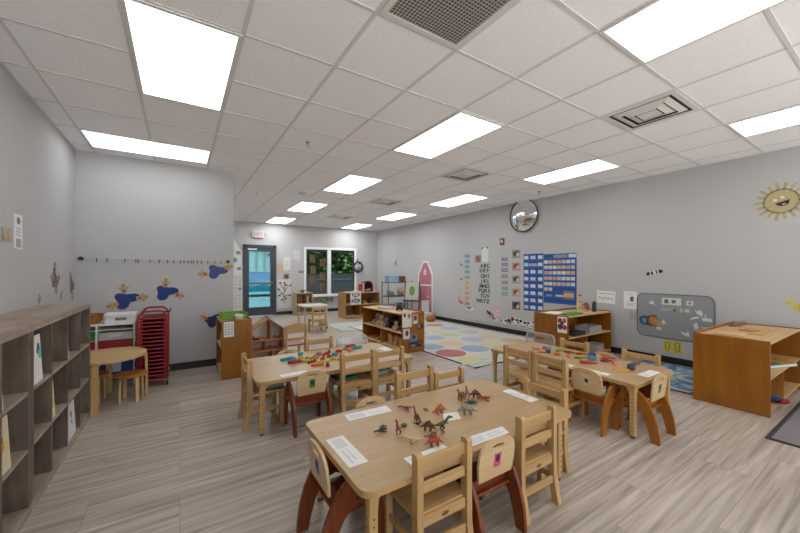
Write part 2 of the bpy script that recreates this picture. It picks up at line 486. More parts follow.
VENTBACK = pm('2a2928', 0.8, 0.05)
vent0 = None
for i, j, lab in ((7, -4, 'large slotted white ceiling vent with dark gaps'), (7, 0, 'slotted ceiling vent between two lit panels, second from the big one'),
                  (7, 4, 'slotted ceiling vent, third from the big one'), (7, 8, 'slotted ceiling vent farthest down the room near the exit')):
    M = T((gX(i) + gX(i + 1)) / 2, (gY(j) + gY(j + 1)) / 2, H)
    if vent0 is None:
        t = vent0 = thing('ceiling_vent', lab, 'air vent', M, 'slotted ceiling vents')
        obj('vent_throat', MB().bx(-0.26, 0.26, -0.26, 0.26, -0.003, 0), VENTBACK, t)  # flat dark plate stands in for the open throat
        mb = MB()
        for q in ((-hh, hh, -hh, -0.25), (-hh, hh, 0.25, hh), (-hh, -0.25, -0.25, 0.25), (0.25, hh, -0.25, 0.25)): mb.bx(q[0], q[1], q[2], q[3], -0.008, 0)
        obj('vent_frame', mb, FIXT, t)
        for s, z in ((0.226, -0.014), (0.150, -0.018)):
            mb = MB(); o_ = s; i_ = s - 0.055
            ring = []
            for (r_, zz) in ((o_, z + 0.016), (o_, z + 0.012), (i_, z - 0.004), (i_, z)):
                ring.append([mb.bm.verts.new((sx * r_, sy * r_, zz)) for sx, sy in ((-1, -1), (1, -1), (1, 1), (-1, 1))])
            for k in range(4):
                A, B = ring[k], ring[(k + 1) % 4]
                for q in range(4): mb.bm.faces.new((A[q], A[(q + 1) % 4], B[(q + 1) % 4], B[q]))
            obj('vent_cone', mb, FIXT, t)
        obj('vent_core', MB().bx(-0.078, 0.078, -0.078, 0.078, -0.022, -0.016).cyl((0, 0, -0.018), 0.01, 0.018), FIXT, t)
    else: dup(vent0, M, lab)

sp0 = None
for x, y, lab in ((1.24, 3.85, 'small pendent fire sprinkler beside the partition wall corner'), (5.62, 3.91, 'small fire sprinkler on the ceiling next to the round mirror'),
                  (5.59, 7.0, 'small fire sprinkler on the ceiling above the alphabet wall'), (1.24, 6.89, 'small fire sprinkler on the ceiling before the exit door')):
    if sp0 is None:
        t = sp0 = thing('fire_sprinkler', lab, 'sprinkler', T(x, y, H), 'ceiling sprinklers')
        obj('escutcheon', MB().lathe([(0, 0), (0.032, 0), (0.03, -0.006), (0.012, -0.016), (0.011, -0.028), (0, -0.028)], 14), STEEL, t)
        mb = MB()
        for s in (-1, 1): mb.tube([(0, 0, -0.025), (0.012 * s, 0, -0.034), (0, 0, -0.046)], 0.0022, 6)
        obj('frame_arm', mb, STEEL, t)
        obj('deflector', MB().cyl((0, 0, -0.05), 0.016, 0.003), STEEL, t)
    else: dup(sp0, T(x, y, H), lab)
t = thing('smoke_detector', 'round white smoke detector on the ceiling beyond the sprinkler', 'smoke detector', T(1.93, 6.34, H))
obj('detector_base', MB().lathe([(0, 0), (0.075, 0), (0.075, -0.018), (0, -0.018)], 20), FIXT, t)
obj('detector_head', MB().lathe([(0.062, -0.018), (0.058, -0.035), (0.045, -0.05), (0, -0.052)], 20), pm('c9c8c6', 0.5, 0.03), t)

# ------------------------------------------------------------------ tables
def table(name, label, cat, x0, x1, y0, y1, h=0.46, inset=0.05):
    cx, cy = (x0 + x1) / 2, (y0 + y1) / 2
    W, D = x1 - x0, y1 - y0
    t = thing(name, label, cat, T(cx, cy, 0), 'children activity tables')
    along = MAPLE if W > D else MAPLE_Y
    top = obj('tabletop', MB().prism(rrect(W, D, 0.06), 0.004, T(0, 0, h - 0.004)), along, t)
    obj('edge_band', MB().prism(rrect(W + 0.002, D + 0.002, 0.06), 0.026, T(0, 0, h - 0.03)), wood('c09a66', 'a98454', 'x', 0.4), top)
    for sx in (-1, 1):
        for sy in (-1, 1):
            lx, ly = sx * (W / 2 - inset), sy * (D / 2 - inset)
            mb = MB()
            mb.box((lx, ly, (h - 0.03) / 2 + 0.01), (0.044, 0.044, h - 0.05), None, 0.006)
            # flared bracket under the top
            for ax in (0, 1):
                poly = [(0, h - 0.031), (0.08, h - 0.031), (0.05, h - 0.05), (0.025, h - 0.08), (0.02, h - 0.14), (0, h - 0.14)]
                s = -sx if ax == 0 else -sy
                M = T(lx, ly, 0) @ (RZ(0 if s > 0 else PI) if ax == 0 else RZ(PI / 2 if s > 0 else -PI / 2)) @ RX(PI / 2) @ T(0, 0, -0.02)
                mb.prism(poly, 0.04, M)
            mb.mi = 1
            for k in range(8):
                z = 0.06 + k * 0.034
                mb.cyl((0, 0, 0), 0.0045, 0.001, T(lx + sx * 0.0222, ly, z) @ RY(sx * PI / 2), 8)
                mb.cyl((0, 0, 0), 0.0045, 0.001, T(lx, ly + sy * 0.0222, z) @ RX(-sy * PI / 2), 8)
            leg = obj('leg', mb, [MAPLE_Z, pm('4a3a28', 0.8, 0.1)], t)
            obj('glide', MB().cyl((lx, ly, 0), 0.018, 0.012), pm('77716a', 0.5, 0.05), leg)
    return t
table('activity_table', 'maple child table covered with toy dinosaurs', 'table', 0.635, 2.178, 1.25, 2.06, 0.46, 0.075)
table('activity_table', 'maple child table with red, orange and lime toy blocks, beside the dollhouse', 'table', 0.53, 2.12, 2.98, 3.85)
table('activity_table', 'maple child table strewn with long plastic toys, beside the whiteboard wall', 'table', 3.09, 3.86, 1.26, 2.83)

# ------------------------------------------------------------------ chairs
def ladder_chair(label, M, wood_=None, wx=None):
    wz = wood_ or CHAIR; wx = wx or CHAIR_X
    t = thing('ladderback_chair', label, 'chair', M, 'wooden ladderback child chairs')
    W, hW, Hc = 0.33, 0.165, 0.57
    for s in (-1, 1):
        x = s * (hW - 0.018)
        mb = MB()
        pts = [(-0.180, 0.0), (-0.152, 0.16), (-0.148, 0.30), (-0.150, Hc - 0.012), (-0.140, Hc), (-0.112, Hc), (-0.106, Hc - 0.012), (-0.106, 0.30), (-0.110, 0.16), (-0.140, 0.0)]
        mb.prism([(y, z) for y, z in pts], 0.034, Matrix(((0, 0, 1, x - 0.017), (1, 0, 0, 0), (0, 1, 0, 0), (0, 0, 0, 1))))
        obj('back_post', mb, wz, t)
        obj('front_leg', MB().box((x, 0.128, 0.14), (0.036, 0.040, 0.28), None, 0.004), wz, t)
        obj('side_stretcher', MB().box((x, 0.0, 0.15), (0.018, 0.22, 0.034), None, 0.003), wx, t)
    for z0, z1 in ((0.495, 0.548), (0.385, 0.435)):
        obj('back_slat', MB().box((0, -0.128, (z0 + z1) / 2), (W - 0.068, 0.018, z1 - z0), None, 0.004), wx, t)
    ap = obj('seat_rail', MB().box((0, -0.130, 0.262), (W - 0.068, 0.022, 0.052), None, 0.003), wx, t)
    obj('brand_stamp', MB().bx(-0.022, 0.022, -0.1425, -0.1412, 0.258, 0.264).bx(-0.016, 0.016, -0.1425, -0.1412, 0.252, 0.255).bx(-0.012, 0.012, -0.1425, -0.1412, 0.267, 0.270), pm('5a3c1e', 0.7, 0.05), ap)
    obj('back_stretcher', MB().box((0, -0.136, 0.14), (W - 0.068, 0.018, 0.042), None, 0.003), wx, t)
    obj('front_rail', MB().box((0, 0.128, 0.252), (W - 0.068, 0.022, 0.045), None, 0.003), wx, t)
    mb = MB(); mb.prism(rrect(W - 0.004, 0.29, 0.02, 3), 0.018, T(0, 0.018, 0.281))
    obj('seat', mb, wx, t)
    return t

def ply_chair(label, M, leg=None, photo='c94f86', hole=True):
    lm = leg or MAHOG
    t = thing('plywood_chair', label, 'chair', M, 'plywood child chairs with curved side frames')
    outer = [(-0.185, 0), (-0.183, 0.05), (-0.172, 0.13), (-0.150, 0.21), (-0.118, 0.285), (-0.075, 0.345), (-0.030, 0.378), (0.015, 0.388), (0.055, 0.375), (0.090, 0.335), (0.115, 0.28), (0.135, 0.20), (0.150, 0.10), (0.160, 0)]
    outer = [(y * 1.07, z * 1.05) for y, z in outer]
    inner = [(0.105, 0), (0.098, 0.09), (0.082, 0.17), (0.055, 0.225), (0.015, 0.245), (-0.025, 0.235), (-0.060, 0.205), (-0.090, 0.15), (-0.112, 0.08), (-0.130, 0)]
    inner = [(y * 1.07, z * 1.05) for y, z in inner]
    for s in (-1, 1):
        mb = MB()
        mb.prism(outer + inner, 0.02, Matrix(((0, 0, 1, s * 0.155 - 0.01), (1, 0, 0, 0), (0, 1, 0, 0), (0, 0, 0, 1))))
        sf = obj('side_frame', mb, lm, t)
        bm_ = MB()
        for (y, z) in ((0.03, 0.33), (0.005, 0.295), (0.05, 0.285)):
            bm_.cyl((0, 0, 0), 0.009, 0.003, T(s * 0.165, y, z) @ RY(s * PI / 2), 10)
        obj('bolt', bm_, DARK, sf)
    obj('seat', MB().box((0, 0.02, 0.225), (0.290, 0.24, 0.016), None, 0.004), lm, t)
    obj('seat_back_rail', MB().box((0, -0.06, 0.255), (0.290, 0.016, 0.06), None, 0.004), lm, t)
    # leaning plywood back with a hand slot
    Mb = T(0, -0.115, 0.315) @ RX(R(90 + 7))
    out = [(-0.128, 0.0), (0.128, 0.0), (0.140, 0.09), (0.140, 0.15), (0.127, 0.19), (0.098, 0.218), (0.05, 0.232), (0, 0.236), (-0.05, 0.232), (-0.098, 0.218), (-0.127, 0.19), (-0.140, 0.15), (-0.140, 0.09)]
    out = [(x * 0.94, y * 0.90) for x, y in out]
    slot = rrect(0.085, 0.024, 0.011, 3, 0, 0.170)
    back = obj('backrest', MB().prism(out, 0.014, Mb, [slot]), BIRCH, t)
    obj('name_picture', MB().prism(rect(0.05, 0.075, 0.0, 0.095), 0.001, Mb @ T(0, 0, 0.014)), [pm(photo, 0.5, 0.5, 60)], back)
    obj('name_picture_portrait', MB().prism(circ(0, 0.105, 0.017, 0.021, 12), 0.0008, Mb @ T(0, 0, 0.0151)), [pm('2e2a2c', 0.5, 0.5, 90)], back)
    return t

def fz(deg): return R(deg)
# front table
L0 = ladder_chair('ladderback chair at the dinosaur table, its back closest to the camera', place(1.032, 1.350))
def LC(x, y, deg, label, sc=1.0): return dup(L0, place(x, y, 0, R(deg)) @ Matrix.Diagonal((sc, sc, sc, 1)), label)
LC(1.735, 1.350, 0, 'ladderback chair at the corner of the dinosaur table beside the mahogany-legged chair', 1.0)
LC(1.55, 2.045, 180, 'ladderback chair across the dinosaur table, standing before the grey floor gap', 1.08)
LC(1.91, 2.07, 180, 'low ladderback chair across the dinosaur table, beside the clear plastic chair', 0.96)
LC(2.075, 1.49, 90, 'ladderback chair tucked under the short end of the dinosaur table', 1.0)
P0 = ply_chair('mahogany-legged plywood chair with pink portrait tag between two ladderback chairs', place(1.375, 1.34), MAHOG, 'd2488c')
def PC(x, y, deg, label, leg, photo, sc=1.0):
    return ply_chair(label, place(x, y, 0, R(deg)) @ Matrix.Diagonal((sc, sc, sc, 1)), leg, photo)
PC(0.715, 1.645, -90, 'mahogany-legged plywood chair with blue name picture at the short end of the dinosaur table', MAHOG, '3f7fb5')
PC(1.12, 1.97, 180, 'plywood chair across the dinosaur table with only its rounded top showing', MAHOG, '6f9a5a', 0.95)
# block table
LC(0.645, 3.34, -90, 'ladderback chair at the short end of the toy block table, facing the blocks', 1.06)
PC(0.962, 3.02, 0, 'mahogany-legged plywood chair with green portrait picture at the toy block table', MAHOG, '4f8f54')
LC(1.415, 3.05, 0, 'ladderback chair with teal folder glimpsed behind, at the toy block table', 1.09)
LC(1.775, 3.08, 0, 'ladderback chair at the toy block table, closest to the photo-covered shelf end', 1.05)
LC(1.41, 3.83, 180, 'ladderback chair across the toy block table, its top rail showing above the blocks', 1.02)
PC(1.03, 3.80, 180, 'plywood chair across the toy block table in front of the dollhouse', MAHOG, '8a8f5a', 0.94)
# long-toy table
LC(3.045, 2.27, -90, 'ladderback chair of the long-toy table closest to the polka-dot rug', 1.05)
LC(3.045, 1.915, -90, 'ladderback chair between another ladderback and the plywood chair with round animal tag', 1.05)
PC(3.14, 1.62, -90, 'amber-legged plywood chair with a round animal tag at the long-toy table', AMBER, 'd9c19a')
PC(3.335, 1.335, 0, 'amber-legged plywood chair with green name picture at the short end of the long-toy table', AMBER, '3e8a5f')
LC(3.755, 2.24, 90, 'ladderback chair between the long-toy table and the two-tier shelf')
LC(3.755, 1.555, 90, 'ladderback chair between the long-toy table and the whiteboard')
PC(3.77, 1.90, 90, 'plywood chair across the long-toy table with its rounded top edge peeking up', AMBER, '7a6a9a', 0.94)

# chairs by the dollhouse and the far white table
def solid_chair(label, M):
    t = thing('solid_top_chair', label, 'chair', M)
    for s in (-1, 1):
        mb = MB(); mb.prism([(-0.165, 0), (-0.14, 0.2), (-0.15, 0.56), (-0.115, 0.56), (-0.105, 0.2), (-0.13, 0)], 0.03, Matrix(((0, 0, 1, s * 0.135 - 0.015), (1, 0, 0, 0), (0, 1, 0, 0), (0, 0, 0, 1))))
        obj('back_post', mb, CHAIR, t)
        obj('front_leg', MB().box((s * 0.135, 0.13, 0.14), (0.034, 0.034, 0.28), None, 0.004), CHAIR, t)
    top = [(-0.125, 0.0), (0.125, 0.0), (0.13, 0.10), (0.08, 0.122), (0, 0.13), (-0.08, 0.122), (-0.13, 0.10)]
    obj('top_panel', MB().prism(top, 0.016, T(0, -0.125, 0.45) @ RX(PI / 2)), CHAIR_X, t)
    obj('back_slat', MB().box((0, -0.13, 0.37), (0.25, 0.016, 0.04), None, 0.004), CHAIR_X, t)
    obj('seat', MB().box((0, 0.01, 0.285), (0.30, 0.29, 0.018), None, 0.006), wood('a8552e', '8e4322', 'x'), t, label='reddish seat')
    obj('stretcher', MB().box((0, 0.13, 0.14), (0.25, 0.016, 0.03), None, 0.003).box((0, -0.13, 0.14), (0.25, 0.016, 0.03), None, 0.003), CHAIR_X, t)
solid_chair('small wooden chair with solid rounded top rail beside the dollhouse', place(1.415, 5.12, 0, R(4)) @ Matrix.Diagonal((1.06, 1.06, 1.06, 1)))
LC(2.62, 7.50, 0, 'small ladderback chair at the white-topped table before the window', 1.0)

# clear plastic chairs
CLEAR = glassy((0.95, 0.96, 0.97, 1), 0.06, 0.15, 'clear_frosted_plastic', lin('d9dcdf'), 0.16)
CLEAR_RIM = glassy((0.9, 0.92, 0.94, 1), 0.1, 0.2, 'clear_plastic_rim', lin('e6e8ea'), 0.36)
def clear_chair(label, M):
    t = thing('clear_plastic_chair', label, 'chair', M, 'clear plastic child chairs')
    out = rrect(0.42, 0.30, 0.06, 5, 0, 0.15)
    Mb = T(0, -0.14, 0.25) @ RX(R(96))
    bk = obj('backrest', MB().prism(out, 0.006, Mb, [rrect(0.12, 0.03, 0.014, 3, 0, 0.24)]), CLEAR, t)
    rim = [Mb @ Vector((x, y, 0.003)) for x, y in out]
    obj('rim', MB().tube(rim, 0.009, 6, closed=True), CLEAR_RIM, bk)
    obj('seat', MB().prism(rrect(0.38, 0.28, 0.05, 5, 0, 0.01), 0.008, T(0, 0, 0.25)), CLEAR, t)
    for sx in (-1, 1):
        for sy in (-1, 1):
            obj('leg', MB().tube([(sx * 0.16, 0.01 + sy * 0.11, 0.25), (sx * 0.18, 0.01 + sy * 0.13, 0.0)], [0.014, 0.01], 8), CLEAR_RIM, t)
    return t
C0 = clear_chair('clear plastic chair at the long-toy table before the two-tier shelf', place(3.86, 2.79, 0, R(90)))
dup(C0, place(2.27, 2.06, 0, R(180)), 'clear plastic chair at the far corner of the dinosaur table')
dup(C0, place(1.86, 3.83, 0, R(180)), 'clear plastic chair across the toy block table')

# ------------------------------------------------------------------ sheets lying on the tables
TZ = 0.46
def sheet(label, pts, M=None, ink=True, z=TZ, col=None, group='name cards taped to the tables'):
    cx = sum(p[0] for p in pts) / len(pts); cy = sum(p[1] for p in pts) / len(pts)
    t = thing('name_card', label, 'paper', T(cx, cy, z + 0.0006), group)
    loc = [(p[0] - cx, p[1] - cy) for p in pts]
    pg = obj('card', MB().prism(loc, 0.0012), col or PAPER, t)
    if ink:
        u = Vector((loc[1][0] - loc[0][0], loc[1][1] - loc[0][1])); v = Vector((loc[3][0] - loc[0][0], loc[3][1] - loc[0][1]))
        o = Vector(loc[0]); mb = MB()
        for a0, a1, b0, b1 in ((0.08, 0.4, 0.2, 0.8), (0.5, 0.92, 0.25, 0.38), (0.5, 0.85, 0.52, 0.62)):
            q = [o + u * a0 + v * b0, o + u * a1 + v * b0, o + u * a1 + v * b1, o + u * a0 + v * b1]
            mb.prism([(x.x, x.y) for x in q], 0.0004, T(0, 0, 0.0012))
        obj('print', mb, pm('d3d3d5', 0.7, 0.06), pg)
    return t
sheet('white name card taped at the short end of the dinosaur table', [(0.665, 1.77), (0.665, 1.46), (0.765, 1.46), (0.765, 1.77)])
sheet('long white name card on the far edge of the dinosaur table', [(0.87, 1.92), (1.17, 1.90), (1.18, 2.0), (0.88, 2.015)])
sheet('white name card on the dinosaur table above the pink-tagged chair', [(1.27, 1.29), (1.57, 1.285), (1.60, 1.36), (1.31, 1.375)])
sheet('white name card on the dinosaur table before the end ladderback chair', [(2.06, 1.50), (2.155, 1.50), (2.155, 1.76), (2.07, 1.76)])
sheet('white name card on the dinosaur table glimpsed through a ladderback chair', [(0.92, 1.31), (1.17, 1.31), (1.17, 1.39), (0.92, 1.39)])
sheet('white name card on the toy block table beside the green-pictured chair', [(0.74, 3.03), (0.98, 3.03), (0.98, 3.11), (0.74, 3.11)])
sheet('white name card at the free end of the toy block table', [(1.98, 3.24), (2.08, 3.24), (2.08, 3.55), (1.98, 3.55)])
sheet('white name card on the long-toy table above the animal-tag chair', [(3.15, 1.52), (3.22, 1.52), (3.22, 1.76), (3.15, 1.76)])
sheet('white name card at the short end of the long-toy table', [(3.40, 1.30), (3.66, 1.30), (3.66, 1.39), (3.40, 1.39)])
sheet('white name card on the long-toy table seen through the ladderback chairs', [(3.15, 1.85), (3.22, 1.85), (3.22, 2.1), (3.15, 2.1)])
sheet('crumpled clear name card among the toy dinosaurs', [(1.36, 1.60), (1.47, 1.57), (1.52, 1.66), (1.42, 1.69)], None, False)
# ------------------------------------------------------------------ toy dinosaurs
def dino(kind, x, y, deg, col, label, sc=1.0, lying=False, accent=None):
    M = T(x, y, TZ) @ RZ(R(deg)) @ Matrix.Diagonal((sc * 0.76, sc * 0.76, sc * 0.76, 1))
    t = thing('toy_dinosaur', label, 'toy dinosaur', M, 'toy dinosaurs')
    L = (T(0, 0, 0.017) @ RX(R(84)) @ T(0, 0, -0.038)) if lying else Matrix()
    m = pm(col, 0.45, 0.35, 70)
    mb = MB()
    legs = []
    if kind == 'theropod':
        mb.tube([(-0.082, 0, 0.052), (-0.055, 0, 0.048), (-0.028, 0, 0.046), (-0.008, 0, 0.047), (0.012, 0, 0.052), (0.026, 0, 0.062), (0.034, 0, 0.074), (0.044, 0, 0.080), (0.058, 0, 0.078), (0.070, 0, 0.074)],
                [0.0015, 0.004, 0.009, 0.013, 0.0125, 0.009, 0.008, 0.0095, 0.008, 0.004], 9, L)
        for s in (-1, 1):
            mb.tube([(-0.006, s * 0.008, 0.046), (0.004, s * 0.013, 0.028), (-0.010, s * 0.013, 0.014), (-0.002, s * 0.013, 0.003), (0.010, s * 0.013, 0.002)], [0.010, 0.0075, 0.0042, 0.004, 0.003], 7, L)
            mb.tube([(0.022, s * 0.008, 0.054), (0.030, s * 0.011, 0.046), (0.037, s * 0.010, 0.046)], [0.004, 0.003, 0.0015], 6, L)
    elif kind == 'longneck':
        mb.tube([(-0.10, 0, 0.020), (-0.07, 0, 0.026), (-0.045, 0, 0.036), (-0.02, 0, 0.042), (0.005, 0, 0.043), (0.024, 0, 0.048), (0.038, 0, 0.064), (0.046, 0, 0.082), (0.056, 0, 0.092), (0.070, 0, 0.090)],
                [0.0015, 0.004, 0.009, 0.016, 0.017, 0.012, 0.007, 0.0055, 0.0065, 0.003], 9, L)
        for sx in (-0.022, 0.016):
            for s in (-1, 1): mb.tube([(sx, s * 0.010, 0.038), (sx + 0.003, s * 0.013, 0.018), (sx, s * 0.013, 0.0)], [0.009, 0.006, 0.006], 7, L)
    else:
        fat = 1.0 if kind == 'stego' else 1.1
        head = [(0.036, 0, 0.036), (0.050, 0, 0.028), (0.064, 0, 0.020)] if kind == 'stego' else [(0.034, 0, 0.040), (0.050, 0, 0.036), (0.070, 0, 0.026)]
        hr = [0.008, 0.007, 0.003] if kind == 'stego' else [0.013, 0.012, 0.004]
        mb.tube([(-0.084, 0, 0.016), (-0.060, 0, 0.026), (-0.036, 0, 0.038), (-0.010, 0, 0.046), (0.016, 0, 0.043)] + head,
                [0.0015, 0.005, 0.012 * fat, 0.018 * fat, 0.015 * fat] + hr, 9, L)
        for sx in (-0.026, 0.018):
            for s in (-1, 1): mb.tube([(sx, s * 0.010, 0.036), (sx + 0.003, s * 0.015, 0.018), (sx, s * 0.015, 0.0)], [0.010, 0.0065, 0.006], 7, L)
    o = obj('body', mb, m, t)
    am = pm(accent or col, 0.45, 0.3, 80)
    if kind == 'stego':
        mb = MB()
        for k, (px, pz, r) in enumerate(((-0.052, 0.032, 0.010), (-0.034, 0.048, 0.014), (-0.012, 0.060, 0.018), (0.010, 0.056, 0.015), (0.030, 0.044, 0.011))):
            mb.prism([(px - r * 0.7, pz), (px + r * 0.7, pz), (px + r * 0.5, pz + r * 0.9), (px, pz + r * 1.5), (px - r * 0.6, pz + r * 0.8)], 0.003, L @ T(0, 0.0015, 0) @ RX(PI / 2))
        obj('back_plates', mb, am, t)
    if kind == 'tricer':
        mb = MB()
        mb.lathe([(0, 0), (0.020, 0.002), (0.024, 0.008), (0.020, 0.006), (0, 0.005)], 12, L @ T(0.034, 0, 0.048) @ RY(R(-55)))
        obj('neck_frill', mb, am, t)
        mb = MB()
        for s in (-1, 1): mb.tube([(0.048, s * 0.007, 0.044), (0.062, s * 0.009, 0.055), (0.074, s * 0.009, 0.060)], [0.003, 0.002, 0.0006], 6, L)
        mb.tube([(0.064, 0, 0.032), (0.070, 0, 0.042)], [0.0025, 0.0006], 6, L)
        obj('horns', mb, pm('cfc4ae', 0.5, 0.1), t)
    return t
dino('longneck', 0.975, 1.70, 240, '2f3b38', 'dark green-black toy dinosaur lying alone at the card end of the table', 1.0, True)
dino('theropod', 1.035, 1.615, 75, '74401f', 'brown spiky toy dinosaur standing next to the dark green-black one', 1.0)
dino('stego', 1.115, 1.675, 20, '3a3a30', 'small dark toy dinosaur lying behind the brown spiky one', 0.6, True)
dino('theropod', 1.265, 1.865, 165, 'a06a5c', 'pinkish toy dinosaur lying with its long tail towards the far edge', 1.05, True)
dino('longneck', 1.225, 1.70, 80, '6d3f22', 'brown toy dinosaur standing against the pinkish lying one', 0.95)
dino('longneck', 1.20, 1.655, 190, '33312b', 'black little toy dinosaur at the feet of the brown standing one', 0.5, True)
dino('tricer', 1.355, 1.78, 120, '9a5a32', 'tiny orange-brown toy dinosaur alone near the table middle', 0.42)
dino('stego', 1.40, 1.70, 175, 'a8572a', 'orange plated toy dinosaur beside the crumpled clear card', 1.05, False, 'b8612a')
dino('tricer', 1.55, 1.60, 150, '8b8076', 'grey horned toy dinosaur standing apart beside the crumpled card', 1.15, False, '7d746c')
dino('theropod', 1.265, 1.505, -10, '4c4a2c', 'olive striding toy dinosaur with its tail raised in the middle group', 1.25)
dino('stego', 1.20, 1.56, 130, '6b3c22', 'brown plated toy dinosaur leaning on the olive striding one', 0.95, False, '53301c')
dino('longneck', 1.175, 1.485, 215, '7a4a2a', 'brown toy dinosaur lying below the olive striding one', 0.85, True)
dino('stego', 1.125, 1.40, -20, 'a8483a', 'brick red plated toy dinosaur closest to the near ladderback chair', 1.0, False, 'b24a3c')
dino('theropod', 1.045, 1.49, 150, 'c9b894', 'pale cream toy dinosaur lying flat on the maple top', 1.1, True)
dino('longneck', 1.685, 1.80, 200, '7c4726', 'big brown toy dinosaur leaning at the start of the far heap', 1.25, False)
dino('theropod', 1.755, 1.81, 60, '8a4a3a', 'reddish brown toy dinosaur rearing in the far heap', 1.1)
dino('stego', 1.80, 1.765, -60, '5d3a2c', 'dark brown plated toy dinosaur in the far heap', 1.0, False, '7c3a2c')
dino('theropod', 1.83, 1.70, 175, 'a3402e', 'red toy dinosaur in the far heap with its dark tail pointing out', 1.15, True)
dino('tricer', 1.70, 1.71, -20, '2f5540', 'dark green toy dinosaur lying in front of the far heap', 0.9, True, '9fb59a')

# ------------------------------------------------------------------ toys on the other two tables
TC = {'red': 'b5261d', 'orange': 'd06a1c', 'lime': '93b52a', 'teal': '1f8f90', 'blue': '4d7fb0', 'yellow': 'd9a52c', 'brown': '8a4d2a', 'salmon': 'd0715a', 'purple': '7d4d86', 'navy': '33405c', 'green': '5d9a2f', 'grey': '76808f', 'maroon': '7c2a2a'}
def block(kind, x, y, deg, colour, label, sc=1.0, z=TZ, group='toy blocks on the table by the dollhouse'):
    sc *= 1.15
    if z > TZ: z = TZ + (z - TZ) * 1.18
    mb = MB(); mats = pm(TC[colour], 0.4, 0.05)
    if kind == 'brick':
        mb.box((0, 0, 0.014 * sc), (0.052 * sc, 0.030 * sc, 0.026 * sc), None, 0.005)
        for s in (-1, 1): mb.cyl((s * 0.013 * sc, 0, 0.027 * sc), 0.009 * sc, 0.006 * sc, None, 10)
    elif kind == 'bar':
        mb.prism(rrect(0.125 * sc, 0.034 * sc, 0.015 * sc), 0.022 * sc)
        for k in range(-2, 3): mb.cyl((k * 0.023 * sc, 0, 0.022 * sc), 0.008 * sc, 0.005 * sc, None, 10)
    elif kind == 'ring':
        mb.tube([(0.024 * sc * math.cos(a), 0.024 * sc * math.sin(a), 0.009 * sc) for a in [2 * PI * k / 14 for k in range(14)]], 0.009 * sc, 7, closed=True)
    elif kind == 'gear':
        p = []
        for k in range(9):
            a = 2 * PI * k / 9
            for r_, da in ((0.020, -0.28), (0.028, -0.16), (0.028, 0.16), (0.020, 0.28)): p.append((r_ * sc * math.cos(a + da), r_ * sc * math.sin(a + da)))
        mb.prism(p, 0.014 * sc); mb.cyl((0, 0, 0.014 * sc), 0.008 * sc, 0.012 * sc, None, 10)
    elif kind == 'arch':
        p = circ(0, 0, 0.032 * sc, None, 10, 0, PI, True) + circ(0, 0, 0.015 * sc, None, 8, PI, 0, True)
        mb.prism(p, 0.024 * sc, T(0, 0.012 * sc, 0) @ RX(PI / 2))
    elif kind == 'tool':
        mb.ball((0, 0, 0.011 * sc), (0.040 * sc, 0.016 * sc, 0.011 * sc))
        mb.tube([(0.034 * sc, 0, 0.010 * sc), (0.062 * sc, 0.003, 0.007 * sc), (0.078 * sc, 0.0, 0.006 * sc)], [0.007 * sc, 0.0045 * sc, 0.004 * sc], 7)
    elif kind == 'ball': mb.lathe([(0, 0), (0.018, 0.002), (0.030, 0.014), (0.032, 0.028), (0.024, 0.046), (0.010, 0.055), (0, 0.056)], 14, Matrix.Diagonal((sc, sc, sc, 1)))
    elif kind == 'plank': mb.prism(rrect(0.12 * sc, 0.026 * sc, 0.010), 0.011 * sc)
    o = obj('toy_block' if group.startswith('toy blocks') else 'plastic_toy', mb, mats, None, place(x, y, z, R(deg)))
    return tag(o, label, 'toy', group)
B = block
B('bar', 0.93, 3.585, 10, 'teal', 'long teal toy bar at the dollhouse end of the block table')
B('bar', 0.965, 3.43, -8, 'red', 'long red toy bar below the teal one at the end of the block table', 0.95)
B('brick', 0.945, 3.405, 0, 'blue', 'blue toy brick stacked on the long red bar', 1.0, TZ + 0.026)
B('brick', 1.06, 3.55, 10, 'yellow', 'yellow toy brick under a teal one')
B('brick', 1.06, 3.55, 14, 'teal', 'teal toy brick stacked on a yellow one', 0.9, TZ + 0.032)
B('gear', 1.13, 3.55, 0, 'orange', 'small orange toy gear behind the lime ring', 0.7)
B('ring', 1.075, 3.425, 0, 'lime', 'lime toy ring at the edge of the heap', 1.1)
B('bar', 1.115, 3.35, 30, 'red', 'red toy bar slanting below the lime ring', 0.8)
B('arch', 1.16, 3.47, 20, 'lime', 'lime toy arch behind the slanting red bar', 1.0)
B('gear', 1.225, 3.555, 0, 'red', 'red toy gear at the back of the heap', 1.0)
B('brick', 1.275, 3.60, 25, 'grey', 'blue-grey toy brick at the back of the heap', 1.0)
B('gear', 1.205, 3.49, 0, 'orange', 'orange toy gear in the middle of the heap', 1.0)
B('bar', 1.12, 3.205, -15, 'orange', 'long orange toy bar closest to the green-pictured chair', 0.85)
B('brick', 1.235, 3.375, 40, 'red', 'red toy brick between two lime pieces', 0.9)
B('gear', 1.19, 3.285, 0, 'lime', 'lime toy gear near the orange bar', 1.0)
B('bar', 1.255, 3.27, 50, 'lime', 'lime toy bar leaning across the heap', 0.7)
B('arch', 1.33, 3.53, 0, 'red', 'red toy arch at the back right of the heap, behind the yellow piece', 1.1)
B('gear', 1.345, 3.465, 0, 'maroon', 'dark red toy gear touching the red arch', 0.9)
B('brick', 1.41, 3.645, 80, 'brown', 'brown toy brick on the block table behind the heap', 0.9)
B('gear', 1.335, 3.35, 0, 'yellow', 'yellow toy gear at the free side of the heap', 1.1)
B('brick', 1.41, 3.48, -20, 'teal', 'teal toy brick beyond the yellow gear', 1.0)
B('arch', 1.50, 3.585, 15, 'red', 'red toy arch alone before the far ladderback chair', 1.1)
B('brick', 1.20, 3.14, 70, 'red', 'red toy brick closest to the near edge of the block table', 1.0)
B('ring', 1.39, 3.285, 0, 'lime', 'lime toy ring seen just beside the ladderback chair post', 0.9)
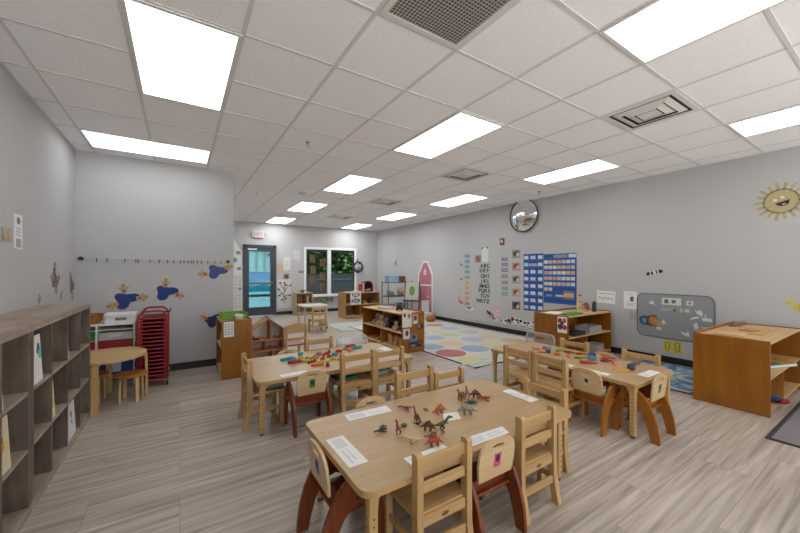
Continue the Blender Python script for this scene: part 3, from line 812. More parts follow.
B('gear', 1.49, 3.455, 0, 'orange', 'orange toy gear seen above the ladderback chair', 0.9)
B('bar', 1.49, 3.27, 10, 'teal', 'teal toy bar seen through the ladderback chair', 0.7)
B('bar', 1.735, 3.79, 0, 'red', 'red toy bar lying behind a long teal one at the free end of the table', 0.95)
B('bar', 1.75, 3.655, 6, 'teal', 'longest teal toy bar, at the free end of the table', 1.1)
B('gear', 1.625, 3.70, 0, 'green', 'green toy gear beside the longest teal bar', 0.9)
B('brick', 1.64, 3.60, 20, 'salmon', 'salmon toy brick in front of the green gear', 1.0)
G3 = 'plastic toys on the table by the whiteboard'
def TL(kind, x, y, deg, c, label, sc=1.0): return block(kind, x, y, deg, c, label, sc, TZ, G3)
TL('tool', 3.505, 2.47, 80, 'salmon', 'salmon plastic toy farthest along the long-toy table')
TL('tool', 3.63, 2.46, 20, 'purple', 'purple plastic toy at the far end of the long-toy table')
TL('brick', 3.60, 2.385, 0, 'grey', 'blue-grey plastic brick beside the purple toy', 1.1)
TL('tool', 3.43, 2.36, -30, 'salmon', 'salmon plastic toy in front of the purple one', 0.9)
TL('ball', 3.475, 2.30, 0, 'navy', 'dark plastic toy ball at the far end group', 0.7)
TL('tool', 3.645, 2.285, -10, 'green', 'green plastic toy behind the small orange gear')
TL('gear', 3.47, 2.195, 0, 'orange', 'small orange plastic gear on the long-toy table', 1.0)
TL('tool', 3.655, 2.18, -60, 'brown', 'brown-red plastic toy behind the salmon one in the middle', 1.1)
TL('brick', 3.455, 2.06, 30, 'salmon', 'salmon plastic brick in the middle of the long-toy table', 1.1)
TL('tool', 3.69, 2.075, -35, 'red', 'bright red plastic toy with a handle near the far edge')
TL('tool', 3.525, 1.985, -30, 'green', 'green plastic toy with a handle in the table middle', 1.1)
TL('brick', 3.70, 1.94, -35, 'navy', 'navy plastic brick near the middle of the table', 1.2)
TL('brick', 3.58, 1.875, -35, 'blue', 'light blue plastic brick before the navy one', 1.2)
TL('tool', 3.385, 1.84, -45, 'red', 'red plastic toy with the longest handle, nearest the animal-tag chair', 1.25)
TL('tool', 3.735, 1.815, -40, 'red', 'red plastic toy behind the dark maroon one', 1.15)
TL('tool', 3.62, 1.765, -45, 'maroon', 'dark maroon plastic toy towards the whiteboard end', 1.1)
TL('arch', 3.585, 1.66, 40, 'salmon', 'salmon plastic arch towards the near end of the table', 1.0)
TL('plank', 3.43, 1.53, -50, 'yellow', 'flat yellow plastic strip beside the dark ball', 1.0)
TL('ball', 3.53, 1.49, 0, 'navy', 'dark blue toy ball beside the flat yellow strip', 0.95)
TL('ring', 3.765, 1.55, 0, 'brown', 'brown plastic ring at the near end by the whiteboard', 0.9)

# ------------------------------------------------------------------ cubby shelves along the left wall
def cubby(label, y0, ncol, pitch=0.3825):
    y1 = y0 + ncol * pitch
    t = thing('cubby_shelf', label, 'shelf', T(XL, y0, 0), 'grey rustic cubby shelves')
    L = y1 - y0; D = 0.36; Hc = 1.072; e = 0.04
    g = 0.003
    obj('top_board', MB().bx(0.003, D, g, L - g, Hc - e, Hc, 0.002), RUSTIC, t)
    obj('base_board', MB().bx(0.003, D, g, L - g, 0.0, 0.055, 0.002), RUSTIC_X, t)
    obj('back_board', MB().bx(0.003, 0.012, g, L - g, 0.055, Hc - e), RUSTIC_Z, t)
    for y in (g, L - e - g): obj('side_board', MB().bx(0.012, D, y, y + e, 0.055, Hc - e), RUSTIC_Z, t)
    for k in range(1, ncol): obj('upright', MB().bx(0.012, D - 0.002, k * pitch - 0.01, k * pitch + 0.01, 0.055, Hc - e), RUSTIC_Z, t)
    for z in (0.375, 0.695):
        for k in range(ncol):
            a = g + e if k == 0 else k * pitch + 0.01
            b = L - g - e if k == ncol - 1 else (k + 1) * pitch - 0.01
            obj('shelf_board', MB().bx(0.012, D - 0.002, a, b, z - 0.01, z + 0.01), RUSTIC_X, t)
    return t
cubby('grey rustic wooden cubby shelf unit at the far end by the low round table', 2.77, 4)
cubby('grey rustic wooden cubby shelf unit cut off by the photo edge', 1.24, 4)
def art_card(label, y, z, w, h, base, spots, x=-0.722):
    M = T(x, y, z) @ WL @ RX(R(-3))
    t = thing('art_card', label, 'artwork', M, 'art cards in the cubbies')
    p = obj('card', MB().prism(rect(w, h, 0, h / 2), 0.002), pm(base, 0.8, 0.04), t)
    for (u, v, r, c) in spots:
        obj('drawn_shape', MB().prism(circ(u, v, r, r * 1.3, 9), 0.0008, T(0, 0, 0.002)), pm(c, 0.8, 0.2), p)
    return t
art_card('white art card with dark and teal drawing in the top row cubby', 2.915, 0.705, 0.19, 0.285, 'dad8d4', [(0.05, 0.21, 0.02, '3d4750'), (0.07, 0.17, 0.028, '7aa6ad'), (0.03, 0.19, 0.016, '56606a')])
art_card('cream and orange art card leaning in a middle row cubby', 3.22, 0.385, 0.09, 0.24, 'd8c7a4', [(0.0, 0.10, 0.03, 'cf9a5a')])
art_card('pale grey art card with red drawing in a bottom row cubby', 3.69, 0.056, 0.26, 0.27, 'c9ccd0', [(0.02, 0.18, 0.022, 'a5343a'), (0.03, 0.12, 0.015, '7d3a4a')])
art_card('white art card in the top row cubby beside the photo edge', 2.36, 0.705, 0.16, 0.28, 'c6c6c6', [])
art_card('cream art card with red and yellow drawing in a middle row cubby', 2.42, 0.385, 0.22, 0.27, 'cdbf9c', [(0.02, 0.17, 0.02, 'a83a24'), (0.04, 0.13, 0.02, 'd09a3a')])
art_card('narrow white art card in a top row cubby near the shelf end', 3.585, 0.705, 0.06, 0.26, 'd5d4d2', [])
tag(obj('toy_leaf', MB().ball((0, 0, 0.012), (0.03, 0.018, 0.011)).tube([(0.02, 0, 0.012), (0.05, 0.01, 0.02)], [0.005, 0.002], 6), pm('a85b2a', 0.6, 0.2), None, place(-0.80, 2.98, 0.056, 0.6)), 'small orange-brown toy lying in a bottom row cubby', 'toy')

# ------------------------------------------------------------------ cut-outs of children on the walls
def kids_cutout(M, label, body='2d3f86', sc=1.0, figs=((-0.12, -0.06, 200), (0.16, 0.02, 10), (-0.02, 0.13, 95))):
    t = thing('paper_cutout', label, 'wall cut-out', M @ Matrix.Diagonal((sc, sc, 1, 1)), 'paper cut-outs of children on the walls')
    blob = []
    for k in range(24):
        a = 2 * PI * k / 24
        r = 0.095 + 0.028 * math.sin(3 * a + 0.7) + 0.014 * math.sin(2 * a)
        blob.append((r * 1.25 * math.cos(a), r * math.sin(a)))
    obj('blue_shape', MB().prism(blob, 0.003), pm(body, 0.8, 0.12), t)
    for (u, v, a) in figs:
        Mf = T(u, v, 0.003) @ RZ(R(a - 90))
        mb = MB()
        mb.prism([(-0.026, -0.05), (0.026, -0.05), (0.03, 0.0), (0.062, 0.022), (0.052, 0.042), (0.022, 0.03), (-0.022, 0.03), (-0.052, 0.042), (-0.062, 0.022), (-0.03, 0.0)], 0.002, Mf)
        f = obj('child_figure', mb, pm('b5996c', 0.8, 0.2, 60), t)
        obj('head', MB().prism(circ(0, 0.052, 0.025, 0.027, 12), 0.003, Mf), pm('a98a60', 0.8, 0.15), f)
        obj('shirt', MB().prism([(-0.02, -0.03), (0.02, -0.03), (0.022, 0.0), (-0.022, 0.0)], 0.0028, Mf), pm(random.choice(['9a4a52', '5a7a52', 'c98a3a', '6a5a92']), 0.8, 0.2), f)
    return t
kids_cutout(onP(-0.59, 1.005), 'blue paper cut-out with three tan children above the white shelf unit', '2b3a7a', 1.0)
kids_cutout(onP(-0.16, 1.09, R(-8)), 'blue paper cut-out with two tan children above the red cot stack', '293c7c', 0.95, ((-0.02, 0.12, 95), (0.16, -0.03, -5)))
kids_cutout(onP(0.455, 1.375, R(-10)), 'slate blue paper cut-out with two tan children under the coat rail end', '474f86', 0.95, ((-0.16, -0.07, 190), (0.14, 0.09, 25)))
kids_cutout(onP(0.40, 0.66, R(20)), 'paper cut-out half hidden behind the amber shelf with the green tray', '33345f', 0.8, ((-0.1, 0.1, 130),))
kids_cutout(onL(4.83, 1.30, R(80)), 'purple-grey paper cut-out with orange children beside the wall notice', '615f7c', 0.85, ((-0.1, -0.05, 200), (0.12, 0.03, 10), (0.0, 0.11, 95), (0.03, -0.12, -80)))
kids_cutout(onL(5.47, 1.22, R(100)), 'thin grey paper cut-out in the corner next to the coat rail', '6d6a75', 0.85, ((-0.14, 0.0, 180), (0.12, 0.05, 20)))
kids_cutout(onL(4.37, 1.115), 'small tan paper figure just above the cubby top, nearer the notice', 'b48d68', 0.3, ((0, 0.12, 90),))
kids_cutout(onL(5.05, 1.105), 'small tan paper figure just above the cubby top, nearer the corner', 'bd9a72', 0.3, ((0, 0.12, 90),))

# notice and switch plate on the left wall
t = thing('wall_notice', 'narrow white paper notice with a printed emblem on the wall above the cubbies', 'notice', onL(3.89, 1.69))
p = obj('page', MB().prism(rect(0.16, 0.27), 0.002), PAPER, t)
obj('emblem', MB().prism(circ(0, 0.085, 0.035, 0.03, 14), 0.0008, T(0, 0, 0.002)), pm('77787a', 0.8, 0.4, 120), p)
mb = MB()
for k in range(5): mb.prism(rect(0.11 - 0.02 * (k % 2), 0.006, 0, 0.03 - k * 0.016), 0.0006, T(0, 0, 0.002))
obj('text_lines', mb, pm('9d9d9f', 0.8, 0.1), p)
obj('grey_block', MB().prism(rect(0.10, 0.07, 0, -0.09), 0.0008, T(0, 0, 0.002)), pm('a2a2a3', 0.8, 0.3, 90), p)
t = thing('switch_plate', 'beige double switch plate beside the narrow notice', 'switch', onL(3.67, 1.65))
pl = obj('plate', MB().prism(rrect(0.17, 0.10, 0.008, 3), 0.006), pm('a8977f', 0.4, 0.05), t)
for s in (-0.04, 0.04): obj('rocker', MB().box((s, 0, 0.008), (0.035, 0.065, 0.007), None, 0.002), pm('b5a58e', 0.4, 0.04), pl)

# coat rail
t = thing('coat_rail', 'thin clear coat rail with small black hooks across the partition wall', 'coat rail', onP(-0.21, 1.525))
obj('rail', MB().tube([(-0.80, 0.008, 0.022), (0.80, -0.008, 0.022)], 0.0032, 6), pm('c6c6c7', 0.35, 0.03), t)
for s in (-1, 1): obj('end_bracket', MB().prism(circ(s * 0.81, -0.008 * s, 0.028, 0.022, 12), 0.03), DARK, t)
for x in (-0.66, -0.56, -0.385, -0.27, -0.245, -0.12, -0.02, 0.07, 0.14, 0.22, 0.26, 0.31, 0.35, 0.375, 0.42, 0.47, 0.55, 0.64, 0.72):
    obj('hook', MB().box((x, -0.01 * x, 0.028), (0.011, 0.011, 0.012)).tube([(x, -0.01 * x, 0.03), (x, -0.03, 0.034), (x, -0.038, 0.045), (x, -0.028, 0.052)], [0.0045, 0.0045, 0.004, 0.003], 6), DARK, t)

# ------------------------------------------------------------------ white storage unit with bins, basket and paper box
t = thing('storage_unit', 'white open storage unit with pull-out bins against the partition wall', 'storage unit', T(-0.985, 5.22, 0))
W_, D_, H_ = 0.53, 0.40, 0.755
for x in (0, W_ - 0.018): obj('side_panel', MB().bx(x, x + 0.018, 0, D_, 0, H_, 0.002), WHITE, t)
obj('post', MB().bx(0.165, 0.183, 0.0, D_, 0.03, H_ - 0.02), WHITE, t)
obj('top_panel', MB().bx(0.018, W_ - 0.018, 0, D_, H_ - 0.02, H_, 0.002), WHITE, t)
for z in (0.03, 0.155, 0.33, 0.47, 0.57, 0.685): obj('runner', MB().bx(0.018, W_ - 0.018, 0.01, D_ - 0.01, z - 0.006, z), WHITE, t)
obj('back_panel', MB().bx(0.018, W_ - 0.018, D_ - 0.008, D_, 0.03, H_ - 0.02), pm('777a7d', 0.7, 0.04), t)
def bin_(label, x0, x1, z0, z1, col, tagc=None):
    t = thing('storage_bin', label, 'storage bin', T(-0.985, 5.215, 0), 'bins in the white storage unit')
    w_ = 0.006; m = pm(col, 0.4, 0.05)
    mb = MB().bx(x0, x1, 0, 0.36, z0, z0 + w_).bx(x0, x1, 0, w_, z0 + w_, z1).bx(x0, x1, 0.36 - w_, 0.36, z0 + w_, z1).bx(x0, x0 + w_, w_, 0.36 - w_, z0 + w_, z1).bx(x1 - w_, x1, w_, 0.36 - w_, z0 + w_, z1)
    o = obj('tub', mb, m, t)
    obj('rim', MB().bx(x0, x1, -0.010, 0.0, z1 - 0.014, z1), m, o)
    if tagc: obj('bin_label', MB().bx((x0 + x1) / 2 - 0.05, (x0 + x1) / 2 + 0.05, -0.004, 0, z0 + 0.03, z1 - 0.025), pm(tagc, 0.6, 0.15, 60), t)
bin_('green storage bin at the cubby side of the white unit', 0.025, 0.160, 0.572, 0.665, '1f7a30')
bin_('clear grey storage tray with label in the white unit', 0.188, 0.508, 0.572, 0.655, 'b3b4ab', 'd8c9cf')
bin_('wide red storage bin in the white unit', 0.188, 0.508, 0.472, 0.562, '9c1f26', None)
bin_('narrow red storage bin below the green one', 0.025, 0.160, 0.472, 0.562, '9c1f26', None)
bin_('wide pale storage bin with paper label behind the low table', 0.188, 0.508, 0.332, 0.46, '6f7277', 'd9d6d0')
bin_('wide blue storage bin in the lower part of the white unit', 0.188, 0.508, 0.157, 0.322, '1f3f83', 'cfd2d8')
bin_('narrow blue storage bin at the bottom of the white unit', 0.025, 0.160, 0.157, 0.322, '24467f', None)
t = thing('wicker_basket', 'orange-brown woven basket on the white storage unit', 'basket', T(-0.88, 5.40, 0.7565))
wick = pm('a4662c', 0.7, 0.3, 90, bump=0.6)
obj('bowl', MB().lathe([(0, 0.0), (0.085, 0.0), (0.105, 0.05), (0.118, 0.10), (0.112, 0.10), (0.098, 0.05), (0.08, 0.008), (0, 0.008)], 22, Matrix.Diagonal((0.9, 1.25, 1, 1))), wick, t)
obj('rim', MB().tube([(0.106 * math.cos(a), 0.144 * math.sin(a), 0.10) for a in [2 * PI * k / 24 for k in range(24)]], 0.007, 6, closed=True), pm('7d481c', 0.7, 0.2, 90), t)
t = thing('paper_box', 'white cardboard box with dark label on the white storage unit', 'box', T(-0.60, 5.40, 0.7565))
obj('box_body', MB().bx(-0.145, 0.145, -0.13, 0.13, 0, 0.085, 0.003), pm('d7d7d6', 0.7, 0.03), t)
obj('box_lid', MB().bx(-0.150, 0.150, -0.135, 0.135, 0.085, 0.108, 0.003), pm('e2e2e0', 0.7, 0.03), t)
obj('box_label', MB().bx(-0.05, 0.06, -0.1325, -0.13, 0.03, 0.062), pm('77777a', 0.7, 0.4, 90), t)

# red cot stack on a rolling frame
RED = pm('a31d26', 0.4, 0.06); CLOTH = pm('4f1016', 0.7, 0.12, 60)
cx, cy = -0.268, 5.28
cot0 = None
ords = ['lowest', 'second', 'third', 'fourth', 'fifth', 'sixth', 'seventh', 'eighth', 'ninth', 'tenth', 'eleventh', 'twelfth', 'thirteenth', 'fourteenth', 'fifteenth', 'sixteenth']
for k in range(16):
    z = 0.125 + k * 0.0455
    lab = 'red framed stacking cot, %s from the bottom of the red stack' % ords[k]
    if k == 0: lab = 'red framed stacking cot at the very bottom of the red stack'
    if k == 15: lab = 'red framed stacking cot on top of the red stack'
    if cot0 is None:
        t = cot0 = thing('stacking_cot', lab, 'cot', T(cx, cy, z), 'stacked red cots')
        loop = [(x, y, 0) for x, y in rrect(0.255, 0.50, 0.05, 3)]
        obj('cot_frame', MB().tube(loop, 0.0095, 6, closed=True), RED, t)
        obj('cot_mesh', MB().prism(rrect(0.234, 0.478, 0.04, 3), 0.004, T(0, 0, -0.002)), CLOTH, t)
        for s in (-1, 1): obj('corner_foot', MB().bx(s * 0.115 - 0.01, s * 0.115 + 0.01, -0.248, -0.215, -0.031, -0.008).bx(s * 0.115 - 0.01, s * 0.115 + 0.01, 0.215, 0.248, -0.031, -0.008), RED, t)
    else: dup(cot0, T(cx, cy, z), lab)
t = thing('cot_trolley', 'red tubular trolley on casters carrying the stack of red cots', 'trolley', T(cx, cy, 0))
for y in (-0.285, 0.285):
    pts = [(-0.140, y, 0.075), (-0.140, y, 0.80), (-0.132, y, 0.85), (-0.105, y, 0.885), (-0.07, y, 0.90), (0.07, y, 0.90), (0.105, y, 0.885), (0.132, y, 0.85), (0.140, y, 0.80), (0.140, y, 0.075)]
    obj('upright_hoop', MB().tube(pts, 0.011, 8), RED, t)
mb = MB()
for x in (-0.140, 0.140): mb.tube([(x, -0.285, 0.08), (x, 0.285, 0.08)], 0.011, 8)
for y in (-0.285, 0.285): mb.tube([(-0.140, y, 0.08), (0.140, y, 0.08)], 0.011, 8)
obj('base_frame', mb, RED, t)
obj('push_handle', MB().tube([(0.02, -0.20, 0.90), (0.06, -0.29, 0.90), (0.165, -0.27, 0.885), (0.17, 0.2, 0.885)], 0.008, 7), DARK, t)
for x in (-0.140, 0.140):
    for y in (-0.285, 0.285):
        c_ = obj('caster', MB().cyl((0, 0, 0), 0.03, 0.022, T(x - 0.011, y + 0.01, 0.03) @ RY(PI / 2), 12), DARK, t)
        obj('caster_fork', MB().bx(x - 0.016, x - 0.012, y - 0.012, y + 0.02, 0.03, 0.07).bx(x + 0.012, x + 0.016, y - 0.012, y + 0.02, 0.03, 0.07).bx(x - 0.016, x + 0.016, y - 0.012, y + 0.012, 0.066, 0.075), STEEL, c_)

# low bentwood table and stools
BENT = wood('d8b684', 'c29c66', 'x', 0.4); BENTZ = wood('d8b684', 'c09a64', 'z', 0.4)
t = thing('round_table', 'low oval bentwood table beside the end of the cubby shelf', 'table', T(-0.625, 4.69, 0))
obj('tabletop', MB().prism(circ(0, 0, 0.32, 0.38, 36), 0.024, T(0, 0, 0.476)), BENT, t)
def bent_leg(x, y, a, h, w, reach, th=0.022):
    """a bent laminated leg: horizontal under the top, curving down"""
    prof = [(-reach, h), (-0.03, h)] + [(-0.03 + 0.03 * math.sin(q), h - 0.03 + 0.03 * math.cos(q)) for q in (0.4, 0.8, 1.2)] + [(0, h - 0.035), (0.004, 0)]
    inn = [(0.004 - th, 0), (-th, h - 0.05), (-th - 0.01, h - th - 0.004), (-0.04, h - th), (-reach, h - th)]
    return MB().prism(prof + inn, w, place(x, y, 0, a) @ Matrix(((1, 0, 0, 0), (0, 0, 1, -w / 2), (0, 1, 0, 0), (0, 0, 0, 1))))
for (x, y, a) in ((-0.06, -0.37, -PI / 2 - 0.1), (0.325, 0.02, 0.0), (-0.05, 0.37, PI / 2), (-0.31, 0.0, PI)):
    obj('leg', bent_leg(x, y, a, 0.475, 0.055, 0.16), BENTZ, t)
def stool(label, x, y):
    t = thing('bentwood_stool', label, 'stool', T(x, y, 0), 'bentwood stools at the low table')
    obj('seat', MB().prism(circ(0, 0, 0.145, None, 28), 0.02, T(0, 0, 0.268)), wood('bd8540', 'a66f30', 'x', 0.4), t)
    for k in range(4): obj('leg', bent_leg(0.115 * math.cos(k * PI / 2 + 0.6), 0.115 * math.sin(k * PI / 2 + 0.6), k * PI / 2 + 0.6, 0.267, 0.035, 0.085, 0.016), BENTZ, t)
stool('bentwood stool under the low oval table on the open room side', -0.44, 4.62)
stool('bentwood stool under the low oval table on the cubby side', -0.78, 4.78)

# ------------------------------------------------------------------ classroom shelf cabinets
def cabinet(label, M, L, D=0.57, Hc=0.72, shelf=0.385, divider=0.5, end=None, inner=None, toplip=True, slots=False):
    t = thing('shelf_cabinet', label, 'cabinet', M)
    e = end or AMBER_PANEL; inn = inner or SHELFIN
    for x in (0, L - 0.018): obj('end_panel', MB().bx(x, x + 0.018, 0, D, 0, Hc, 0.002), e, t)
    obj('top', MB().bx(0.018, L - 0.018, 0, D, Hc - 0.03, Hc - 0.012), SHELFTOP, t)
    if toplip:
        obj('top_edge', MB().bx(0.018, L - 0.018, D - 0.02, D, Hc - 0.012, Hc + 0.012, 0.002), AMBER, t)
    obj('back_panel', MB().bx(0.018, L - 0.018, D - 0.012, D, 0.05, Hc - 0.03), inn, t)
    obj('shelf', MB().bx(0.018, L - 0.018, 0.0, D - 0.012, shelf - 0.018, shelf), SHELFTOP, t)
    obj('bottom_shelf', MB().bx(0.018, L - 0.018, 0.0, D - 0.012, 0.05, 0.068), SHELFTOP, t)
    obj('plinth', MB().bx(0.018, L - 0.018, 0.03, 0.048, 0, 0.05), inn, t)
    if divider: obj('divider', MB().bx(L * divider - 0.009, L * divider + 0.009, 0.005, D - 0.012, 0.068, shelf - 0.018), inn, t)
    return t
cabinet('amber-ended shelf cabinet standing in front of the sun cut-out, plain end facing the tables', place(4.65, 0.79), 1.42, 0.575, 0.715, 0.37, 0.42)
cabinet('amber two-tier shelf cabinet under the blue pocket charts', place(4.80, 2.86), 1.26, 0.575, 0.715, 0.385, 0.42)
cabinet('amber shelf cabinet of plush toys with photos taped on its end', place(3.10, 6.18, 0, -PI / 2), 1.46, 0.46, 0.675, 0.345, 0.5)
cabinet('narrow amber shelf cabinet with green tray on top beside the partition wall', place(0.44, 5.50, 0, -PI / 2), 0.68, 0.36, 0.745, 0.40, None)
PALE = wood('b38a58', '9a7245', 'z', 0.45)
cabinet('pale wooden play shelf under the window', place(4.0, 9.05), 1.12, 0.55, 0.76, 0.40, 0.42, PALE, wood('a57a45', '8b6336', 'z', 0.45), False)
cabinet('small pale wooden cabinet standing in front of the window sill edge near the exit', place(3.02, 10.55), 0.52, 0.42, 0.70, 0.36, None, wood('cdb48a', 'b89d72', 'z', 0.45), wood('c0a274', 'a98a5c', 'z', 0.45), False)

# things on and in the cabinet by the sun
def plank_toy(label, x, y, z, a, l, w_, c, th=0.012):
    return tag(obj('puzzle_board', MB().prism(rrect(l, w_, 0.01, 3), th), wood(c[0], c[1], 'x', 0.45), None, place(x, y, z, a)), label, 'puzzle', 'flat wooden puzzle boards')
zt = 0.7045
plank_toy('long brown wooden strip on the cabinet edge facing the tables', 4.72, 1.08, zt, PI / 2, 0.36, 0.05, ('8a6238', '744f2a'), 0.006)
plank_toy('large pale wooden puzzle board on the cabinet by the sun', 5.35, 1.10, zt, 0.06, 0.55, 0.33, ('d2ab74', 'bc9258'))
plank_toy('brown wooden strip along the wall side of the cabinet top', 5.78, 1.26, zt, 0.02, 0.50, 0.06, ('8a6a45', '6f5232'), 0.03)
plank_toy('small brown wooden block plate on the large puzzle board', 5.30, 1.06, zt + 0.0125, -0.3, 0.16, 0.12, ('b0854e', '9a6f3c'))
plank_toy('pale wooden square tray near the tables on the cabinet by the sun', 4.93, 1.13, zt, 0.1, 0.22, 0.24, ('d8b680', 'c8a36c'))
def book(label, x, y, z, a, l, w_, th, cols, tilt=0.0):
    t = thing('picture_book', label, 'book', place(x, y, z, a) @ RY(tilt))
    pg = obj('pages', MB().bx(-l / 2 + 0.004, l / 2 - 0.002, -w_ / 2 + 0.003, w_ / 2 - 0.003, 0.0015, th - 0.0015), PAPER, t)
    obj('cover', MB().bx(-l / 2, l / 2, -w_ / 2, w_ / 2, 0, 0.0015).bx(-l / 2, l / 2, -w_ / 2, w_ / 2, th - 0.0015, th).bx(-l / 2, -l / 2 + 0.002, -w_ / 2, w_ / 2, 0, th), pm(cols[0], 0.4, 0.1), t)
    n = len(cols)
    for k, c in enumerate(cols):
        obj('cover_stripe', MB().bx(-l / 2 + l * k / n, -l / 2 + l * (k + 1) / n, -w_ / 2, w_ / 2, th, th + 0.0006), pm(c, 0.4, 0.1), t)
    return t
book('rainbow-coloured picture book lying on the cabinet middle shelf', 5.33, 0.91, 0.372, -0.35, 0.42, 0.22, 0.03, ['2f3f86', '3d8fa8', '3fae6d', 'd0c23c', 'd8722c'])
book('grey-white picture book leaning beside the rainbow book', 4.92, 0.95, 0.372, 0.2, 0.22, 0.2, 0.10, ['b8b9bd', '8b8e96'])
book('dark grey picture book under the rainbow one', 5.18, 1.12, 0.372, 0.5, 0.24, 0.18, 0.04, ['43464d', '5a5d66'])
t = thing('toy_bird', 'blue and red plush bird hanging out of the cabinet bottom shelf', 'plush toy', T(4.94, 0.84, 0.07) @ RZ(-0.25) @ Matrix.Diagonal((0.75, 0.75, 0.75, 1)))
obj('body', MB().tube([(-0.14, 0.10, 0.10), (-0.06, 0.04, 0.085), (0.03, -0.03, 0.055), (0.12, -0.09, 0.032)], [0.02, 0.042, 0.045, 0.03], 10), pm('253a63', 0.9, 0.2, 50), t)
obj('red_wing', MB().ball((0.10, -0.085, 0.035), (0.085, 0.04, 0.032), RZ(-0.1)), pm('8c1f22', 0.9, 0.2, 50), t)
tag(obj('paper_bag', MB().box((0, 0, 0.055), (0.14, 0.10, 0.11), RZ(0.3), 0.012), pm('cfc9ba', 0.8, 0.1), None, T(4.78, 0.93, 0.069)), 'cream crumpled packet behind the blue plush bird', 'packet')
tag(obj('wooden_bowl', MB().lathe([(0, 0), (0.05, 0), (0.085, 0.04), (0.08, 0.042), (0.045, 0.008), (0, 0.008)], 18), wood('c09a68', 'a9814e', 'x'), None, T(5.55, 1.0, 0.069)), 'round wooden bowl on the bottom shelf of the cabinet by the sun', 'bowl')

# things on and in the two-tier cabinet
def tub(label, x, y, z, w_, d_, h_, a, m=None, group=None):
    t = thing('clear_tub', label, 'tub', place(x, y, z, a), group)
    k = 0.004; m = m or CLEAR_RIM
    obj('tub_wall', MB().bx(-w_ / 2, w_ / 2, -d_ / 2, d_ / 2, 0, k).bx(-w_ / 2, w_ / 2, -d_ / 2, -d_ / 2 + k, k, h_).bx(-w_ / 2, w_ / 2, d_ / 2 - k, d_ / 2, k, h_).bx(-w_ / 2, -w_ / 2 + k, -d_ / 2, d_ / 2, k, h_).bx(w_ / 2 - k, w_ / 2, -d_ / 2, d_ / 2, k, h_), m, t)
    obj('tub_rim', MB().tube([(x_, y_, h_) for x_, y_ in rrect(w_, d_, 0.015, 2)], 0.005, 6, closed=True), m, t)
    return t
def pieces(label_f, n, x, y, z, w_, d_, cols, group, name='building_piece'):
    rnd = random.Random(n * 17 + int(x * 100))
    for k in range(n):
        c, cn = cols[k % len(cols)]
        o = obj(name, MB().box((0, 0, 0.016), (0.05, 0.035, 0.03), None, 0.006).cyl((0.0, 0, 0.031), 0.011, 0.006, None, 8), pm(c, 0.5, 0.1), None, place(x - w_ / 2 + w_ * (k + 0.5) / n, y + rnd.uniform(-0.25, 0.25) * d_, z + (0.03 if k % 3 == 1 else 0.0), rnd.uniform(-0.6, 0.6)))
        tag(o, label_f % (cn, ords[k]), 'toy piece', group)
tub('low open tub of dark building pieces on the upper shelf under the charts', 5.17, 2.98, 0.387, 0.30, 0.2, 0.05, 0.05, pm('47443f', 0.5, 0.1))
pieces('%s building piece, %s along the low dark tub', 7, 5.17, 2.98, 0.392, 0.26, 0.12, [('2c3a54', 'navy'), ('3a3d42', 'charcoal'), ('7c2a2a', 'maroon'), ('5a6478', 'grey-blue')], 'pieces in the dark tub')
tub('clear grey tub of blue pieces on the upper shelf under the charts', 5.65, 3.02, 0.387, 0.34, 0.24, 0.095, -0.04)
pieces('%s building piece, %s along the clear grey tub', 6, 5.65, 3.02, 0.393, 0.28, 0.12, [('2e3d5c', 'navy'), ('41577f', 'blue'), ('6a7284', 'grey')], 'pieces in the clear grey tub')
tub('small clear tub on the bottom shelf under the charts', 5.80, 3.0, 0.07, 0.24, 0.2, 0.10, 0.1)
tag(obj('white_book', MB().box((0, 0, 0.012), (0.26, 0.2, 0.024), None, 0.003), PAPER, None, place(4.96, 3.2, 0.7035, 0.2)), 'white booklet lying on the cabinet top under the blue charts', 'book')
tag(obj('green_mat', MB().box((0, 0, 0.01), (0.36, 0.18, 0.018), None, 0.004), pm('3f8a3c', 0.6, 0.1), None, place(5.14, 3.0, 0.7035, 0.1)), 'green folded mat lying on the cabinet top under the blue charts', 'mat')
t = thing('domino_tower', 'cream wooden picture tower leaning on the cabinet top', 'toy', place(5.66, 3.14, 0.7035, 0.1) @ Matrix.Diagonal((1.15, 1, 1.1, 1)))
CRM = pm('c9b489', 0.7, 0.2, 40)
obj('tower_board', MB().prism([(-0.13, 0), (0.13, 0), (0.10, 0.07), (0.045, 0.10), (0.03, 0.27), (-0.08, 0.27), (-0.09, 0.13), (-0.14, 0.09)], 0.02, T(0, 0, 0) @ RX(R(82))), CRM, t)
mb = MB()
for (u, v) in ((-0.06, 0.24), (0.0, 0.24), (-0.05, 0.15), (0.01, 0.14), (-0.08, 0.06), (0.0, 0.05), (0.07, 0.05), (0.03, 0.09)): mb.prism(rect(0.035, 0.02, u, v), 0.003, RX(R(82)) @ T(0, 0, 0.0195))
obj('picture_spot', mb, pm('584a3a', 0.7, 0.4, 60), t)
obj('tower_foot', MB().bx(-0.10, 0.10, -0.04, 0.06, 0, 0.012), CRM, t)
tag(obj('figurine_box', MB().box((0, 0, 0.065), (0.10, 0.06, 0.13), RZ(0.4), 0.008).ball((0, 0, 0.14), 0.03), pm('2f3a3c', 0.6, 0.4, 40), None, T(5.80, 3.00, 0.7035)), 'dark little figure standing beside the cream picture tower', 'figurine')
tag(obj('red_puzzle', MB().prism([(-0.10, 0), (0.10, 0), (0.09, 0.09), (0.03, 0.13), (-0.09, 0.12)], 0.02, RX(R(78))), pm('b05048', 0.6, 0.35, 35), None, place(5.93, 3.20, 0.7035, 0.1)), 'salmon-red picture puzzle leaning on the cabinet top end', 'puzzle')
t = thing('end_poster', 'red and blue portrait sheet taped on the two-tier cabinet corner', 'picture', T(4.797, 2.95, 0.575) @ WR)
pg = obj('page', MB().prism(rect(0.15, 0.24), 0.002), PAPER, t)
